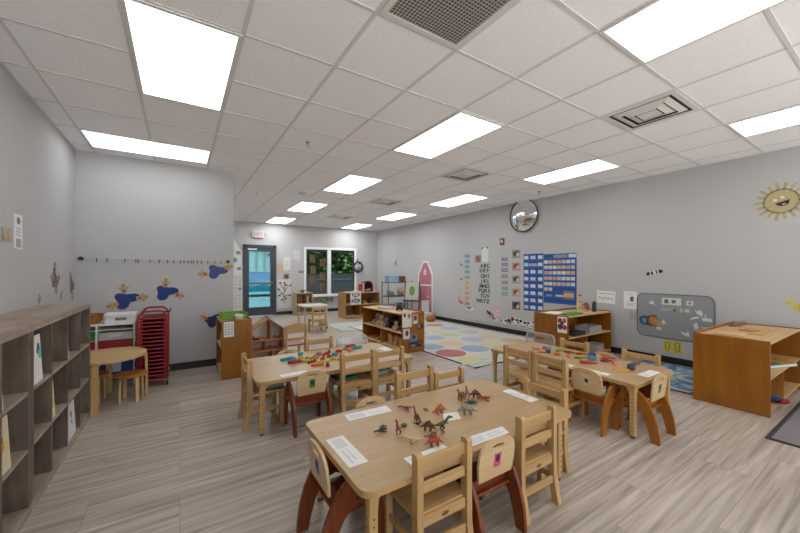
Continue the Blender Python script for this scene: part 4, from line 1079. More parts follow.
for (u, v, r_, c) in ((-0.035, 0.06, 0.035, '8e2f36'), (0.035, 0.065, 0.032, 'a85a50'), (-0.03, -0.03, 0.04, '33365f'), (0.04, -0.035, 0.035, '9a3440'), (0.0, 0.02, 0.025, '3a2c2c')):
    obj('printed_portrait', MB().prism(circ(u, v, r_, r_ * 1.1, 12), 0.001, T(0, 0, 0.002)), pm(c, 0.6, 0.4, 60), pg)

# plush toys and photos on the middle cabinet
def plush(label, x, y, z, a, col, sc=1.0, pose=0, col2=None):
    t = thing('plush_toy', label, 'plush toy', place(x, y, z, a) @ Matrix.Diagonal((sc, sc, sc, 1)), 'plush toys in the middle cabinet')
    m = pm(col, 0.95, 0.2, 60, bump=0.5)
    mb = MB().ball((0, 0, 0.06), (0.06, 0.055, 0.065)).ball((0.02, 0, 0.15), (0.05, 0.05, 0.048))
    for s in (-1, 1):
        mb.tube([(0.01, s * 0.04, 0.09), (0.05, s * 0.075, 0.07), (0.08, s * 0.085, 0.05)], [0.022, 0.02, 0.016], 8)
        mb.tube([(0.0, s * 0.03, 0.03), (0.06, s * 0.05, 0.025), (0.11, s * 0.06, 0.022)], [0.028, 0.024, 0.02], 8)
    obj('body', mb, m, t)
    for s in (-1, 1): obj('ear', MB().ball((0.01, s * 0.04, 0.19), (0.014, 0.02, 0.02)), pm(col2 or col, 0.95, 0.2, 60), t)
    mb = MB().ball((0.066, 0.016, 0.16), 0.005).ball((0.066, -0.016, 0.16), 0.005).ball((0.07, 0, 0.145), 0.006)
    obj('face', mb, BLACK, t)
zz = 0.347
plush('pink plush toy at the far part of the middle cabinet shelf', 3.25, 5.78, zz, PI, 'b08a80', 1.05)
plush('pale cream plush toy on the middle cabinet shelf among pink ones', 3.22, 5.60, zz, PI + 0.4, 'c9b39a', 0.95)
plush('rosy plush toy stacked between the pink and cream ones', 3.33, 5.68, zz + 0.04, PI - 0.3, 'a8786e', 1.0)
plush('grey-mauve plush toy on the middle cabinet shelf', 3.23, 5.42, zz, PI - 0.4, '9a8688', 0.9)
plush('black plush toy on the middle cabinet shelf', 3.29, 5.22, zz, PI + 0.6, '26252a', 1.05)
plush('dark brown plush toy next to the black one', 3.33, 5.32, zz + 0.02, PI - 0.5, '3d302d', 0.95)
plush('small cream plush toy at the photo end of the shelf', 3.20, 5.04, zz, PI, 'bfa98a', 0.75)
zz = 0.07
def wood_block(label, x, y, z, a, sx, sy, sz): return tag(obj('unit_block', MB().box((0, 0, sz / 2), (sx, sy, sz), None, 0.003), wood('cfab76', 'b48b55', 'x'), None, place(x, y, z, a)), label, 'toy block', 'wooden blocks in the middle cabinet')
rnd = random.Random(4)
names = ['nearest the photo end', 'second from the photo end', 'third from the photo end', 'fourth from the photo end', 'fifth from the photo end', 'sixth from the photo end']
for k in range(6):
    wood_block('pale wooden block standing on the cabinet bottom shelf, %s' % names[k], 3.17 + 0.02 * (k % 2), 4.84 + k * 0.085, zz, rnd.uniform(-0.3, 0.3), 0.045, 0.045, 0.14 + 0.025 * (k % 3))
for k in range(4):
    wood_block('pale wooden block lying behind the standing ones, %s' % names[k], 3.32, 4.86 + k * 0.11, zz, rnd.uniform(-0.5, 0.5) + PI / 2, 0.10, 0.05, 0.045 + 0.03 * k)
tag(obj('wicker_tray', MB().lathe([(0, 0), (0.09, 0), (0.11, 0.05), (0.105, 0.05), (0.086, 0.006), (0, 0.006)], 20), wick, None, T(3.24, 5.72, 0.07)), 'brown woven tray on the bottom shelf of the middle cabinet', 'basket')
tag(obj('white_tray', MB().prism(rrect(0.26, 0.34, 0.05), 0.008).tube([(x, y, 0.02) for x, y in rrect(0.26, 0.34, 0.05)], 0.014, 6, closed=True), pm('c7cac6', 0.5, 0.05), None, T(3.33, 5.62, 0.664)), 'grey-white tray on top of the middle cabinet', 'tray')
t = thing('toy_truck', 'black toy truck on top of the middle cabinet', 'toy', place(3.36, 5.20, 0.664, 0.9))
obj('truck_body', MB().box((0, 0, 0.05), (0.22, 0.09, 0.05), None, 0.008).box((0.06, 0, 0.10), (0.08, 0.085, 0.06), None, 0.012).box((-0.06, 0, 0.09), (0.10, 0.085, 0.03), None, 0.006), BLACK, t)
for x in (-0.065, 0.065):
    for s in (-1, 1): obj('wheel', MB().cyl((0, 0, -0.012), 0.028, 0.024, T(x, s * 0.045, 0.028) @ RX(PI / 2), 14), DARK, t)
def photo(label, M, w_, h_, base, spots, name='taped_photo', group='photos taped on the cabinet end', cat='photo'):
    t = thing(name, label, cat, M, group)
    p = obj('print', MB().prism(rect(w_, h_), 0.0015), pm(base, 0.6, 0.08), t)
    for (u, v, rx, ry, c) in spots:
        obj('printed_shape', MB().prism(circ(u * w_, v * h_, rx * w_, ry * h_, 10), 0.0006, T(0, 0, 0.0015)), pm(c, 0.6, 0.35, 70), p)
    return t
def onEnd(x, z): return T(x, 4.7185, z) @ WF
photo('large white photo sheet with portrait at the cabinet end corner', onEnd(3.195, 0.57), 0.19, 0.27, 'd2cfca', [(-0.25, 0.25, 0.14, 0.14, '5b4a44'), (0.22, 0.2, 0.16, 0.16, '9a6a5c')])
photo('portrait photo with reddish top beside the large white sheet', onEnd(3.365, 0.56), 0.11, 0.17, 'b59a90', [(0, 0.1, 0.3, 0.25, '7c3a36'), (0, -0.3, 0.4, 0.15, 'd6d2cc')])
photo('white photo with dark child figure on the cabinet end, under the large sheet', onEnd(3.185, 0.325), 0.13, 0.17, 'cfcccb', [(0.05, 0.05, 0.25, 0.3, '39404f')])
photo('dark small photo at the rug-side edge of the cabinet end', onEnd(3.47, 0.43), 0.13, 0.10, '5a4a4c', [(-0.2, 0, 0.2, 0.35, '97807c'), (0.25, 0, 0.18, 0.3, '22252c')])
photo('arched blue-grey photo in the lower part of the cabinet end', onEnd(3.335, 0.245), 0.15, 0.13, '6d7c8c', [(0, 0.1, 0.25, 0.3, '2f3c4c')])
photo('dark blue photo with purple band low on the cabinet end', onEnd(3.315, 0.135), 0.17, 0.09, '2c3146', [(0, -0.2, 0.35, 0.25, '8478a0')])
photo('round-cornered black photo low on the cabinet end beside the purple one', onEnd(3.45, 0.14), 0.10, 0.11, '26282e', [(0, 0.1, 0.3, 0.3, '6a5a58')])

# green tray and bag on the narrow cabinet
t = thing('green_tray', 'bright green plastic tray on the narrow amber cabinet', 'tray', T(0.60, 5.16, 0.735))
GRN = pm('6f9c1f', 0.4, 0.05)
obj('tray_body', MB().bx(-0.14, 0.16, -0.16, 0.22, 0, 0.008).bx(-0.14, 0.16, -0.16, -0.15, 0.008, 0.065).bx(-0.14, 0.16, 0.21, 0.22, 0.008, 0.065).bx(-0.14, -0.13, -0.15, 0.21, 0.008, 0.065).bx(0.15, 0.16, -0.15, 0.21, 0.008, 0.065), GRN, t)
obj('tray_rim', MB().tube([(x, y, 0.065) for x, y in rrect(0.32, 0.40, 0.03, 3, 0.01, 0.03)], 0.008, 6, closed=True), GRN, t)
t = thing('clear_bag', 'crumpled clear plastic bag in front of the green tray', 'bag', T(0.655, 4.92, 0.735))
mb = MB().ball((0, 0, 0.04), (0.062, 0.04, 0.04), None, 12, 8)
rnd = random.Random(3)
for v in mb.bm.verts: v.co += Vector((rnd.uniform(-0.01, 0.01), rnd.uniform(-0.008, 0.008), 0 if v.co.z < 0.01 else rnd.uniform(-0.01, 0.012)))
obj('bag_film', mb, glassy((0.93, 0.95, 0.96, 1), 0.22, 0.12, 'clear_bag_film', lin('dfe3e6'), 0.35), t)
t = thing('schedule_sheet', 'white printed calendar sheet taped on the narrow amber cabinet end', 'paper', T(0.525, 4.8185, 0.635) @ WF @ Matrix.Diagonal((0.9, 0.74, 1, 1)))
pg = obj('page', MB().prism(rect(0.13, 0.26), 0.0015), PAPER, t)
mb = MB()
for r_ in range(5):
    for c_ in range(3): mb.prism(rect(0.03, 0.03, -0.04 + c_ * 0.04, 0.09 - r_ * 0.043), 0.0006, T(0, 0, 0.0015))
obj('printed_grid', mb, pm('b1b1ae', 0.8, 0.2), pg)
for k, (z, c, n_) in enumerate(((0.402, 'd9d4c8', 'cream'), (0.47, 'e0ddd6', 'white'), (0.07, 'cfc8b8', 'beige'))):
    tag(obj('paper_stack', MB().box((0, 0, 0.03), (0.2, 0.3, 0.06), None, 0.004), pm(c, 0.8, 0.05), None, T(0.57, 5.1, z if k != 1 else 0.4635)), '%s paper stack inside the narrow amber cabinet' % n_, 'paper')

# dollhouse
t = thing('dollhouse', 'open wooden dollhouse with gabled roof beside the amber cabinet', 'dollhouse', T(1.05, 5.05, 0))
DW = wood('c8905f', 'b07848', 'x', 0.45); DP = pm('f0e4da', 0.7, 0.06); w2 = 0.215
obj('back_wall', MB().prism([(-w2, 0), (w2, 0), (w2, 0.54), (0, 0.70), (-w2, 0.54)], 0.012, T(0, 0.262, 0) @ RX(PI / 2)), DP, t)
for s in (-1, 1): obj('side_wall', MB().bx(s * w2 - 0.008, s * w2 + 0.008, 0, 0.25, 0, 0.54), DW, t)
for z in (0.006, 0.25, 0.40): obj('storey_floor', MB().bx(-w2 + 0.008, w2 - 0.008, 0, 0.25, z - 0.006, z + 0.008), DW, t)
for x, z0, z1 in ((-0.03, 0.258, 0.394), (0.04, 0.408, 0.655), (0.06, 0.014, 0.244)): obj('inner_wall', MB().bx(x - 0.006, x + 0.006, 0.01, 0.25, z0, z1), DW, t)
for s in (-1, 1):
    a = math.atan2(0.16, w2)
    obj('roof_panel', MB().box((0, 0.125, 0.008), (0.295, 0.27, 0.014), T(s * w2 / 2, 0, 0.62) @ RY(s * a)), wood('c79c74', 'b0825a', 'x'), t)
obj('chimney', MB().bx(-0.008, 0.022, 0.10, 0.14, 0.69, 0.735), DARK, t)
def mini(name, label, x, z, s, c): return tag(obj(name, MB().bx(-s, s, -0.03, 0.03, 0, 0.022, 0.003).bx(-s, -s + 0.012, -0.03, 0.03, 0.022, 0.055), pm(c, 0.6, 0.1), None, T(1.05 + x, 5.12, z)), label, 'doll furniture', 'doll furniture in the dollhouse')
mini('doll_bed', 'dark doll bed on the upper floor of the dollhouse', -0.15, 0.4085, 0.04, '4a3328')
mini('doll_sofa', 'brown doll sofa on the upper floor of the dollhouse', 0.14, 0.4085, 0.035, '70482c')
mini('doll_table', 'red doll seat on the middle floor of the dollhouse', 0.08, 0.2585, 0.045, '8a3a22')
mini('doll_bench', 'pale blue doll bench on the ground floor of the dollhouse', -0.13, 0.0145, 0.05, '9fb0b8')
# ------------------------------------------------------------------ rugs
def polka_rug():
    x0, x1, y0, y1 = 3.50, 6.02, 3.46, 7.75
    t = thing('polka_dot_rug', 'cream rug with rings of red, blue, green and yellow dots', 'rug', T(0, 0, 0))
    obj('rug_pile', MB().prism([(x0 + 0.02, y0 + 0.02), (x1 - 0.02, y0 + 0.02), (x1 - 0.02, y1 - 0.02), (x0 + 0.02, y1 - 0.02)], 0.010), pm('c3c0b6', 0.95, 0.07, 120, bump=0.3), t)
    mb = MB()
    for q in ((x0, x1, y0, y0 + 0.02), (x0, x1, y1 - 0.02, y1), (x0, x0 + 0.02, y0 + 0.02, y1 - 0.02), (x1 - 0.02, x1, y0 + 0.02, y1 - 0.02)): mb.bx(q[0], q[1], q[2], q[3], 0, 0.012)
    obj('bound_edge', mb, pm('2e3140', 0.9, 0.1), t)
    dots = [(3.80, 4.31, 'a5413d'), (4.38, 4.33, '7f93b6'), (4.90, 4.44, 'c6bd78'), (3.77, 3.77, 'c0bc6e'), (4.30, 3.81, 'afb9ac'), (3.83, 4.88, '82a2b4'), (4.33, 4.91, 'cdae82'), (4.93, 4.94, 'a0a6c0'), (5.47, 4.97, 'cfb18c'),
            (4.39, 5.50, '8fa5b6'), (4.90, 5.59, 'b0b68a'), (4.95, 6.15, 'c4bb80'), (5.42, 6.21, '97a5c0'), (5.42, 6.76, 'b06a62'), (4.88, 3.85, 'a8b88c'), (5.47, 3.88, '8fa0bd'), (5.50, 4.42, 'c9a27a'), (3.84, 5.45, 'c2ba7c'),
            (5.46, 5.60, 'a3a8c0'), (3.85, 6.03, 'b0605a'), (4.40, 6.08, '8ba0b8'), (3.86, 6.62, 'acb78e'), (4.42, 6.68, 'cbac84'), (4.92, 6.72, '8fa2ba'), (3.88, 7.20, '96a8be'), (4.42, 7.26, 'c2ba82'), (4.95, 7.30, 'b46e66'), (5.48, 7.32, 'aab690')]
    for k, (cx, cy, c) in enumerate(dots):
        ro = 0.25 if k in (0, 1) else 0.225
        d_ = MB()
        d_.prism(circ(cx, cy, ro, None, 30), 0.0108)
        for j, q in enumerate((0.90, 0.72, 0.54, 0.36, 0.18)):
            d_.mi = 1
            d_.prism(circ(cx, cy, ro * q, None, 26), 0.0111 + j * 0.0006)
            d_.mi = 0
            d_.prism(circ(cx, cy, ro * (q - 0.10), None, 26), 0.0114 + j * 0.0006)
        s = tuple(min(255, int(int(c[z:z + 2], 16) * 0.55 + 205 * 0.45)) for z in (0, 2, 4))
        obj('dot', d_, [pm(c, 0.95, 0.08, 120), pm('%02x%02x%02x' % s, 0.95, 0.08, 120)], t)
polka_rug()
t = thing('blue_rug', 'blue patterned rug between the whiteboard and the amber cabinet', 'rug', T(0, 0, 0))
def blue_mat():
    m, nt, b, out = newmat('blue_white_map_pattern')
    n = nt.nodes.new('ShaderNodeTexNoise'); n.inputs['Scale'].default_value = 4.5; n.inputs['Detail'].default_value = 3; n.inputs['Distortion'].default_value = 1.2
    nt.links.new(coords(nt, (1, 1, 1)), n.inputs['Vector'])
    nt.links.new(ramp(nt, n.outputs['Fac'], [(0.36, lin('3f6a8e')), (0.47, lin('6d93ad')), (0.55, lin('b9bdbd')), (0.62, lin('b79f92')), (0.72, lin('4f7ea0'))]), b.inputs['Base Color'])
    b.inputs['Roughness'].default_value = 0.95
    return m
obj('rug_pile', MB().bx(4.80, 6.03, 1.40, 2.32, 0, 0.008), blue_mat(), t)
obj('bound_edge', MB().bx(4.78, 4.80, 1.38, 2.34, 0, 0.010).bx(4.80, 6.05, 1.38, 1.40, 0, 0.010).bx(4.80, 6.05, 2.32, 2.34, 0, 0.010).bx(6.03, 6.05, 1.40, 2.32, 0, 0.010), pm('27313f', 0.9, 0.1), t)
t = thing('grey_rug', 'grey-mauve rug with dark swirls at the photo edge by the amber cabinet', 'rug', T(0, 0, 0))
obj('rug_pile', MB().bx(4.08, 5.60, -0.80, 0.69, 0, 0.008), pm('7d7479', 0.95, 0.1, 90, bump=0.2), t)
obj('bound_edge', MB().bx(4.05, 4.08, -0.80, 0.72, 0, 0.010).bx(4.08, 5.60, 0.69, 0.72, 0, 0.010), pm('3a3335', 0.9, 0.1), t)
for cx, cy in ((4.62, 0.40), (5.25, 0.40), (4.62, -0.25), (5.25, -0.25)):
    sp = []
    for k in range(60):
        a = k * 0.32; rr = 0.03 + 0.0108 * a
        sp.append((cx + rr * math.cos(a), cy + rr * math.sin(a), 0.008))
    obj('swirl', MB().tube(sp, [0.004] * 60, 5), pm('4d4650', 0.95, 0.1), t)

# ------------------------------------------------------------------ long wall: mirror, alarm, cut-outs, charts
t = thing('convex_mirror', 'round convex safety mirror high on the long wall', 'mirror', onR(4.63, 2.555))
mm, nt, b, out = newmat('polished_convex_acrylic')
b.inputs['Base Color'].default_value = (0.82, 0.83, 0.84, 1); b.inputs['Metallic'].default_value = 1.0; b.inputs['Roughness'].default_value = 0.03
r0, Rs = 0.335, 0.50
zc = 0.045 - math.sqrt(Rs * Rs - r0 * r0)
prof = [(r0, 0.045)] + [(Rs * math.sin(a), zc + Rs * math.cos(a)) for a in [math.asin(r0 / Rs) * (1 - k / 14.0) for k in range(1, 14)]] + [(0, zc + Rs)]
obj('mirror_dome', MB().lathe(prof, 48), mm, t)
obj('mirror_backing', MB().lathe([(0, 0.0), (0.30, 0.0), (0.345, 0.03), (0.338, 0.045), (0, 0.045)], 40), DARK, t)
obj('black_rim', MB().tube([(0.342 * math.cos(a), 0.342 * math.sin(a), 0.045) for a in [2 * PI * k / 48 for k in range(48)]], 0.011, 8, closed=True), BLACK, t)

t = thing('fire_alarm', 'small red and white fire alarm strobe beside the round mirror', 'fire alarm', onR(5.22, 2.045))
obj('alarm_base', MB().box((0, 0, 0.015), (0.12, 0.16, 0.03), None, 0.006), pm('8a4a40', 0.4, 0.05), t)
obj('strobe_lens', MB().box((0.01, 0.0, 0.04), (0.05, 0.07, 0.03), None, 0.01), pm('d8d8d8', 0.2, 0.03), t)
obj('horn', MB().cyl((0.0, -0.055, 0.03), 0.018, 0.008), DARK, t)

def flat(name, label, cat, M, poly, col, group=None, th=0.003):
    return tag(obj(name, MB().prism(poly, th), pm(col, 0.75, 0.08, 40), None, M), label, cat, group)

# sun
t = thing('sun_cutout', 'smiling yellow paper sun with blunt rays on the long wall', 'wall cut-out', onR(0.955, 2.23) @ Matrix.Diagonal((0.93, 0.93, 1, 1)))
YEL = pm('b3a478', 0.75, 0.1, 30)
mb = MB(); mb.prism(circ(0, 0, 0.165, None, 40), 0.003)
obj('face_disc', mb, YEL, t)
for k in range(18):
    a = 2 * PI * k / 18
    obj('ray', MB().prism([(0.15, -0.016), (0.235 + 0.015 * (k % 2), -0.020), (0.24 + 0.015 * (k % 2), 0.014), (0.15, 0.016)], 0.003, RZ(a)), YEL, t)
obj('smile', MB().prism([(-0.055, -0.025), (0.075, 0.015), (0.068, -0.035), (0.04, -0.062), (0.0, -0.066), (-0.035, -0.05)], 0.002, T(0, 0, 0.003)), pm('2f2621', 0.7, 0.1), t)
obj('tongue', MB().prism(circ(0.025, -0.042, 0.02, 0.014, 12), 0.0028, T(0, 0, 0.003)), pm('a88c92', 0.7, 0.1), t)
for u, v in ((-0.055, 0.02), (0.01, 0.05)): obj('eye', MB().prism(circ(u, v, 0.022, 0.018, 12), 0.002, T(0, 0, 0.003)), pm('d9d2bd', 0.7, 0.1), t)
t = thing('butterfly_cutout', 'yellow paper butterfly on the long wall above the amber cabinet', 'wall cut-out', onR(0.80, 0.955))
obj('wings', MB().prism([(0, 0.0), (-0.03, 0.03), (-0.085, 0.075), (-0.13, 0.07), (-0.12, 0.045), (-0.075, 0.015), (-0.05, -0.03), (-0.02, -0.055), (0, -0.04), (0.03, -0.055), (0.07, -0.02), (0.12, 0.04), (0.14, 0.075), (0.10, 0.08), (0.04, 0.04)], 0.003), pm('cdb94a', 0.75, 0.15, 25), t)
obj('butterfly_body', MB().tube([(0, -0.04, 0.006), (0, 0.04, 0.006)], 0.008, 7), pm('a38f3a', 0.7, 0.1), t)

# whiteboard with magnets
t = thing('magnet_board', 'grey rounded magnet board low on the long wall', 'board', onR(2.035, 0.70))
obj('board_panel', MB().prism(rrect(0.93, 0.65, 0.10, 6), 0.012), pm('8f9294', 0.35, 0.02), t)
obj('board_rim', MB().tube([(x, y, 0.010) for x, y in rrect(0.935, 0.655, 0.10, 6)], 0.008, 6, closed=True), pm('6c6e71', 0.45, 0.05), t)
mag = [('white torn magnet card at the upper corner of the grey board', -0.27, 0.19, [(-0.035, -0.015), (0.0, -0.02), (0.04, -0.03), (0.02, 0.015), (-0.01, 0.03)], 'd6d4cf'),
       ('largest white magnet sheet with writing along the board top', -0.02, 0.225, rect(0.235, 0.105), 'd3d0cc'),
       ('pale grey magnet letters under the largest sheet', -0.08, 0.10, [(-0.09, -0.01), (-0.02, -0.03), (0.05, -0.01), (0.08, 0.03), (0.0, 0.02), (-0.06, 0.03)], 'a3a6a8'),
       ('small black magnet in the middle of the grey board', 0.02, 0.095, circ(0, 0, 0.014, None, 10), '26262a'),
       ('white magnet card with a dark picture near the board top', 0.20, 0.215, rect(0.08, 0.07), 'c9c6c4'),
       ('small tan magnet piece in the upper middle', 0.10, 0.105, rect(0.03, 0.06), 'c2b09c'),
       ('tan and white magnet piece beside the small tan one', 0.165, 0.105, [(-0.03, -0.02), (0.03, -0.03), (0.025, 0.03), (-0.02, 0.02)], 'cfbfae'),
       ('white angular magnet shape above the black-spotted one', 0.30, 0.10, [(-0.05, 0.03), (-0.01, 0.0), (0.0, 0.04), (0.04, 0.0), (0.03, -0.05), (-0.02, -0.03)], 'd8d7d3'),
       ('white magnet card with a black spot', 0.355, 0.045, rect(0.05, 0.05), 'd0cecb'),
       ('white slanted magnet strip at the board side', 0.26, 0.0, [(-0.06, -0.02), (0.03, 0.01), (0.05, 0.04), (-0.03, 0.02)], 'dcdad6'),
       ('white magnet card at the board edge by the amber cabinet', 0.39, 0.0, rect(0.10, 0.045), 'd5d3d0'),
       ('white upright magnet figure at the board side', 0.27, -0.10, [(-0.02, -0.05), (0.03, -0.03), (0.01, 0.05), (-0.03, 0.02)], 'd5d3d0'),
       ('light blue-white magnet piece low on the board side', 0.38, -0.13, [(-0.07, 0.02), (0.0, 0.0), (0.06, -0.03), (0.05, 0.03)], 'c2ccd6'),
       ('white torn magnet piece lowest on the board', 0.15, -0.225, [(-0.06, 0.03), (0.0, 0.0), (0.03, 0.04), (0.05, -0.04), (-0.02, -0.03)], 'd9d8d5')]
for lab, u, v, poly, c in mag:
    o = obj('magnet_card', MB().prism(poly, 0.003), pm(c, 0.6, 0.08, 60), None, onR(2.035 - u, 0.70 + v, 0, 0.0125)); tag(o, lab, 'magnet', 'magnets on the grey board')
    if 'writing' in lab or 'dark picture' in lab or 'black spot' in lab:
        mb = MB()
        for (a, b_) in (((-0.06, 0.0), (0.05, 0.06)) if 'writing' in lab else ((0.0, 0.0), (0.025, 0.03)),): mb.prism(rect(b_[0], b_[1], a[0], a[1]), 0.001, T(0, 0, 0.003))
        if 'writing' in lab: mb.prism(rect(0.05, 0.05, 0.03, 0.0), 0.001, T(0, 0, 0.003))
        obj('printed_mark', mb, pm('6b6a6c', 0.7, 0.3, 90), o)
def arc_mag(lab, u, v, r, w_, c, a0=0, a1=2 * PI):
    n = 20
    if a1 - a0 > 6.2: o = obj('magnet_ring', MB().prism(circ(0, 0, r, None, 22), 0.012, None, [circ(0, 0, r - w_, None, 18)]), pm(c, 0.4, 0.05), None, onR(2.035 - u, 0.70 + v, 0, 0.0125))
    else: o = obj('magnet_ring', MB().prism(circ(0, 0, r, None, n, a0, a1, True) + circ(0, 0, r - w_, None, n, a1, a0, True), 0.010), pm(c, 0.4, 0.05), None, onR(2.035 - u, 0.70 + v, 0, 0.0125))
    tag(o, lab, 'magnet', 'coloured magnet rings on the grey board')
arc_mag('blue magnet ring on the grey board', -0.365, -0.09, 0.072, 0.030, '24559c', 0.6, 0.6 + 5.3)
arc_mag('dark red magnet half ring around the orange one', -0.250, -0.085, 0.084, 0.016, '7c2a22', 0.9, 4.6)
arc_mag('orange magnet ring beside the blue one', -0.243, -0.09, 0.066, 0.030, 'cf7a22', 0.2, 5.4)
arc_mag('yellow magnet half ring beside the orange ring', -0.185, -0.10, 0.055, 0.025, 'c7a13a', 2.4, 6.3)
flat('magnet_card', 'white star-shaped magnet at the end of the rainbow rings', 'magnet', onR(2.035 + 0.115, 0.605, 0, 0.0125), [(-0.03, 0.0), (-0.01, 0.012), (0.0, 0.045), (0.012, 0.012), (0.035, 0.0), (0.012, -0.012), (0.0, -0.04), (-0.01, -0.012)], 'd9d4c4', 'magnets on the grey board')
flat('magnet_card', 'cream magnet tag under the yellow half ring', 'magnet', onR(2.035 + 0.175, 0.505, 0, 0.0125), rect(0.06, 0.04), 'd5cba8', 'magnets on the grey board')

# yellow footprints card
for k, (y, lab) in enumerate(((2.105, 'yellow card with a black foot outline under the board, on its rainbow-ring side'), (1.985, 'yellow card with a black foot outline under the board, on its cabinet side'))):
    t = thing('footprint_card', lab, 'card', onR(y, 0.25, 0.02), 'yellow footprint cards')
    p = obj('card', MB().prism(rrect(0.105, 0.19, 0.02, 3), 0.002), pm('c4bd46', 0.75, 0.08), t)
    out = [(0.0, -0.06), (0.022, -0.05), (0.024, -0.02), (0.02, 0.01), (0.032, 0.04), (0.02, 0.062), (-0.01, 0.065), (-0.028, 0.045), (-0.024, 0.01), (-0.022, -0.04)]
    obj('foot_outline', MB().tube([(x, y_, 0.003) for x, y_ in out], 0.004, 5, closed=True), pm('3f4226', 0.8, 0.1), p)

# domino-like strip, number line sheet, two small notices
t = thing('domino_strip', 'short tilted black and white strip sticker above the magnet board', 'sticker', onR(2.275, 1.355, R(14)))
p = obj('strip', MB().prism(rect(0.23, 0.055), 0.002), pm('d8d7d5', 0.7, 0.03), t)
mb = MB()
for u, w_ in ((-0.085, 0.05), (-0.03, 0.03), (0.03, 0.02), (0.085, 0.055)): mb.prism(rect(w_, 0.05, u, 0), 0.001, T(0, 0, 0.002))
obj('black_blocks', mb, pm('2a2727', 0.7, 0.1), p)
t = thing('rhythm_sheet', 'white sheet with a row of letters and a wavy line beside the paper tower', 'paper', onR(2.985, 0.93, R(-2)))
p = obj('page', MB().prism(rect(0.30, 0.21), 0.002), PAPER, t)
mb = MB()
for k in range(10): mb.prism(rect(0.012, 0.016, -0.12 + 0.0265 * k, 0.06), 0.001, T(0, 0, 0.002))
wv = [(-0.125 + 0.25 * k / 30, -0.02 + 0.02 * math.sin(k * 1.25) + 0.012 * math.sin(k * 0.6), 0.003) for k in range(31)]
obj('letter_row', mb, pm('3b3637', 0.7, 0.2), p); obj('wavy_line', MB().tube(wv, 0.003, 5), pm('4a4142', 0.7, 0.2), p)
t = thing('wall_notice', 'white notice with a small dark photo beside the magnet board', 'notice', onR(2.605, 0.905))
p = obj('page', MB().prism(rect(0.20, 0.285), 0.002), PAPER, t)
obj('small_photo', MB().prism(rect(0.05, 0.08, 0.02, 0.02), 0.001, T(0, 0, 0.002)), pm('55584f', 0.7, 0.4, 60), p)
mb = MB()
for v, w_ in ((0.10, 0.12), (0.085, 0.06), (-0.05, 0.13), (-0.07, 0.10), (-0.09, 0.12)): mb.prism(rect(w_, 0.006, 0, v), 0.001, T(0, 0, 0.002))
obj('text_lines', mb, pm('a7a5a3', 0.7, 0.2), p)
t = thing('wall_notice', 'grey printed sheet under the white notice by the magnet board', 'notice', onR(2.565, 0.66))
p = obj('page', MB().prism(rect(0.13, 0.15), 0.002), pm('b0afae', 0.7, 0.04), t)
mb = MB()
for v in (0.045, 0.02, -0.005, -0.03, -0.055):
    for u in (-0.03, 0.03): mb.prism(rect(0.045, 0.008, u, v), 0.001, T(0, 0, 0.002))
obj('text_lines', mb, pm('8d8c8c', 0.7, 0.2), p)

# pocket charts
BLUE = pm('1f4f93', 0.7, 0.08, 20); BLUE2 = pm('2a5fa5', 0.6, 0.06, 20)
def chart(label, y0, y1, z0, z1, rows):
    w_, h_ = y0 - y1, z1 - z0
    t = thing('pocket_chart', label, 'pocket chart', onR((y0 + y1) / 2, (z0 + z1) / 2), 'blue pocket charts')
    obj('backing', MB().prism(rect(w_, h_), 0.004), BLUE, t)
    ph = h_ / rows
    for k in range(rows):
        obj('pocket', MB().bx(-w_ / 2 + 0.008, w_ / 2 - 0.008, h_ / 2 - (k + 1) * ph + 0.006, h_ / 2 - (k + 1) * ph + ph * 0.26, 0.0075, 0.0095), BLUE2, t)
    return w_, h_, ph
ORD = ['first', 'second', 'third', 'fourth', 'fifth', 'sixth', 'seventh', 'eighth', 'ninth']
def pcard(lab, y, z, w_, h_, c, group, off=0.0042):
    tag(obj('pocket_card', MB().prism(rect(w_, h_), 0.002), pm(c, 0.7, 0.12, 50), None, onR(y, z, 0, off)), lab, 'card', group)
w_, h_, ph = chart('tall narrow blue pocket chart with white cards in three columns', 4.65, 4.185, 0.55, 1.735, 8)
for k in range(8):
    z = 1.735 - (k + 0.55) * ph
    for c_, u in enumerate((-0.165, -0.005, 0.165)):
        if k == 1 and c_ == 1: continue
        colr = ['c9cdd4', 'bcc4cf', 'd4d2ce'][(k + c_) % 3]
        pcard('pale card in the %s row of the narrow blue chart, %s' % (ORD[k], ['photo side', 'middle', 'far side'][c_]), 4.4175 - u, z, 0.10 if c_ != 1 else 0.12, 0.085, colr, 'cards in the narrow pocket chart')
pcard('long grey strip in the second pocket row of the narrow blue chart', 4.4175, 1.735 - 1.55 * ph, 0.20, 0.06, '9aa3ad', 'cards in the narrow pocket chart')
w_, h_, ph = chart('wide blue pocket chart full of small picture cards', 4.175, 3.50, 0.745, 1.715, 9)
for k in range(1, 6):
    z = 1.715 - (k + 0.55) * ph
    for c_ in range(7 if k < 5 else 7):
        u = -0.285 + c_ * 0.0925
        colr = ['c9a98c', 'd0c6bb', 'c2978a', 'd6cfc4', 'b9b3ae', 'd3ab78', 'c7c9cc'][(k * 3 + c_ * 2) % 7]
        pcard('small picture card in the %s row of the wide blue chart, %s along' % (ORD[k], ORD[c_]), 3.8375 - u, z, 0.078, 0.086, colr, 'picture cards in the wide pocket chart')
z = 1.715 - 6.5 * ph
for c_, u in enumerate((-0.285, -0.19)): pcard('picture card in the %s half-empty row of the wide blue chart' % ['start of the', 'second place of the'][c_], 3.8375 - u, z, 0.075, 0.075, 'cfc0ae', 'picture cards in the wide pocket chart')
pcard('grey header strip on top of the wide blue chart', 3.8375 - 0.02, 1.715 - 0.5 * ph, 0.28, 0.07, '8e8d92', 'picture cards in the wide pocket chart')
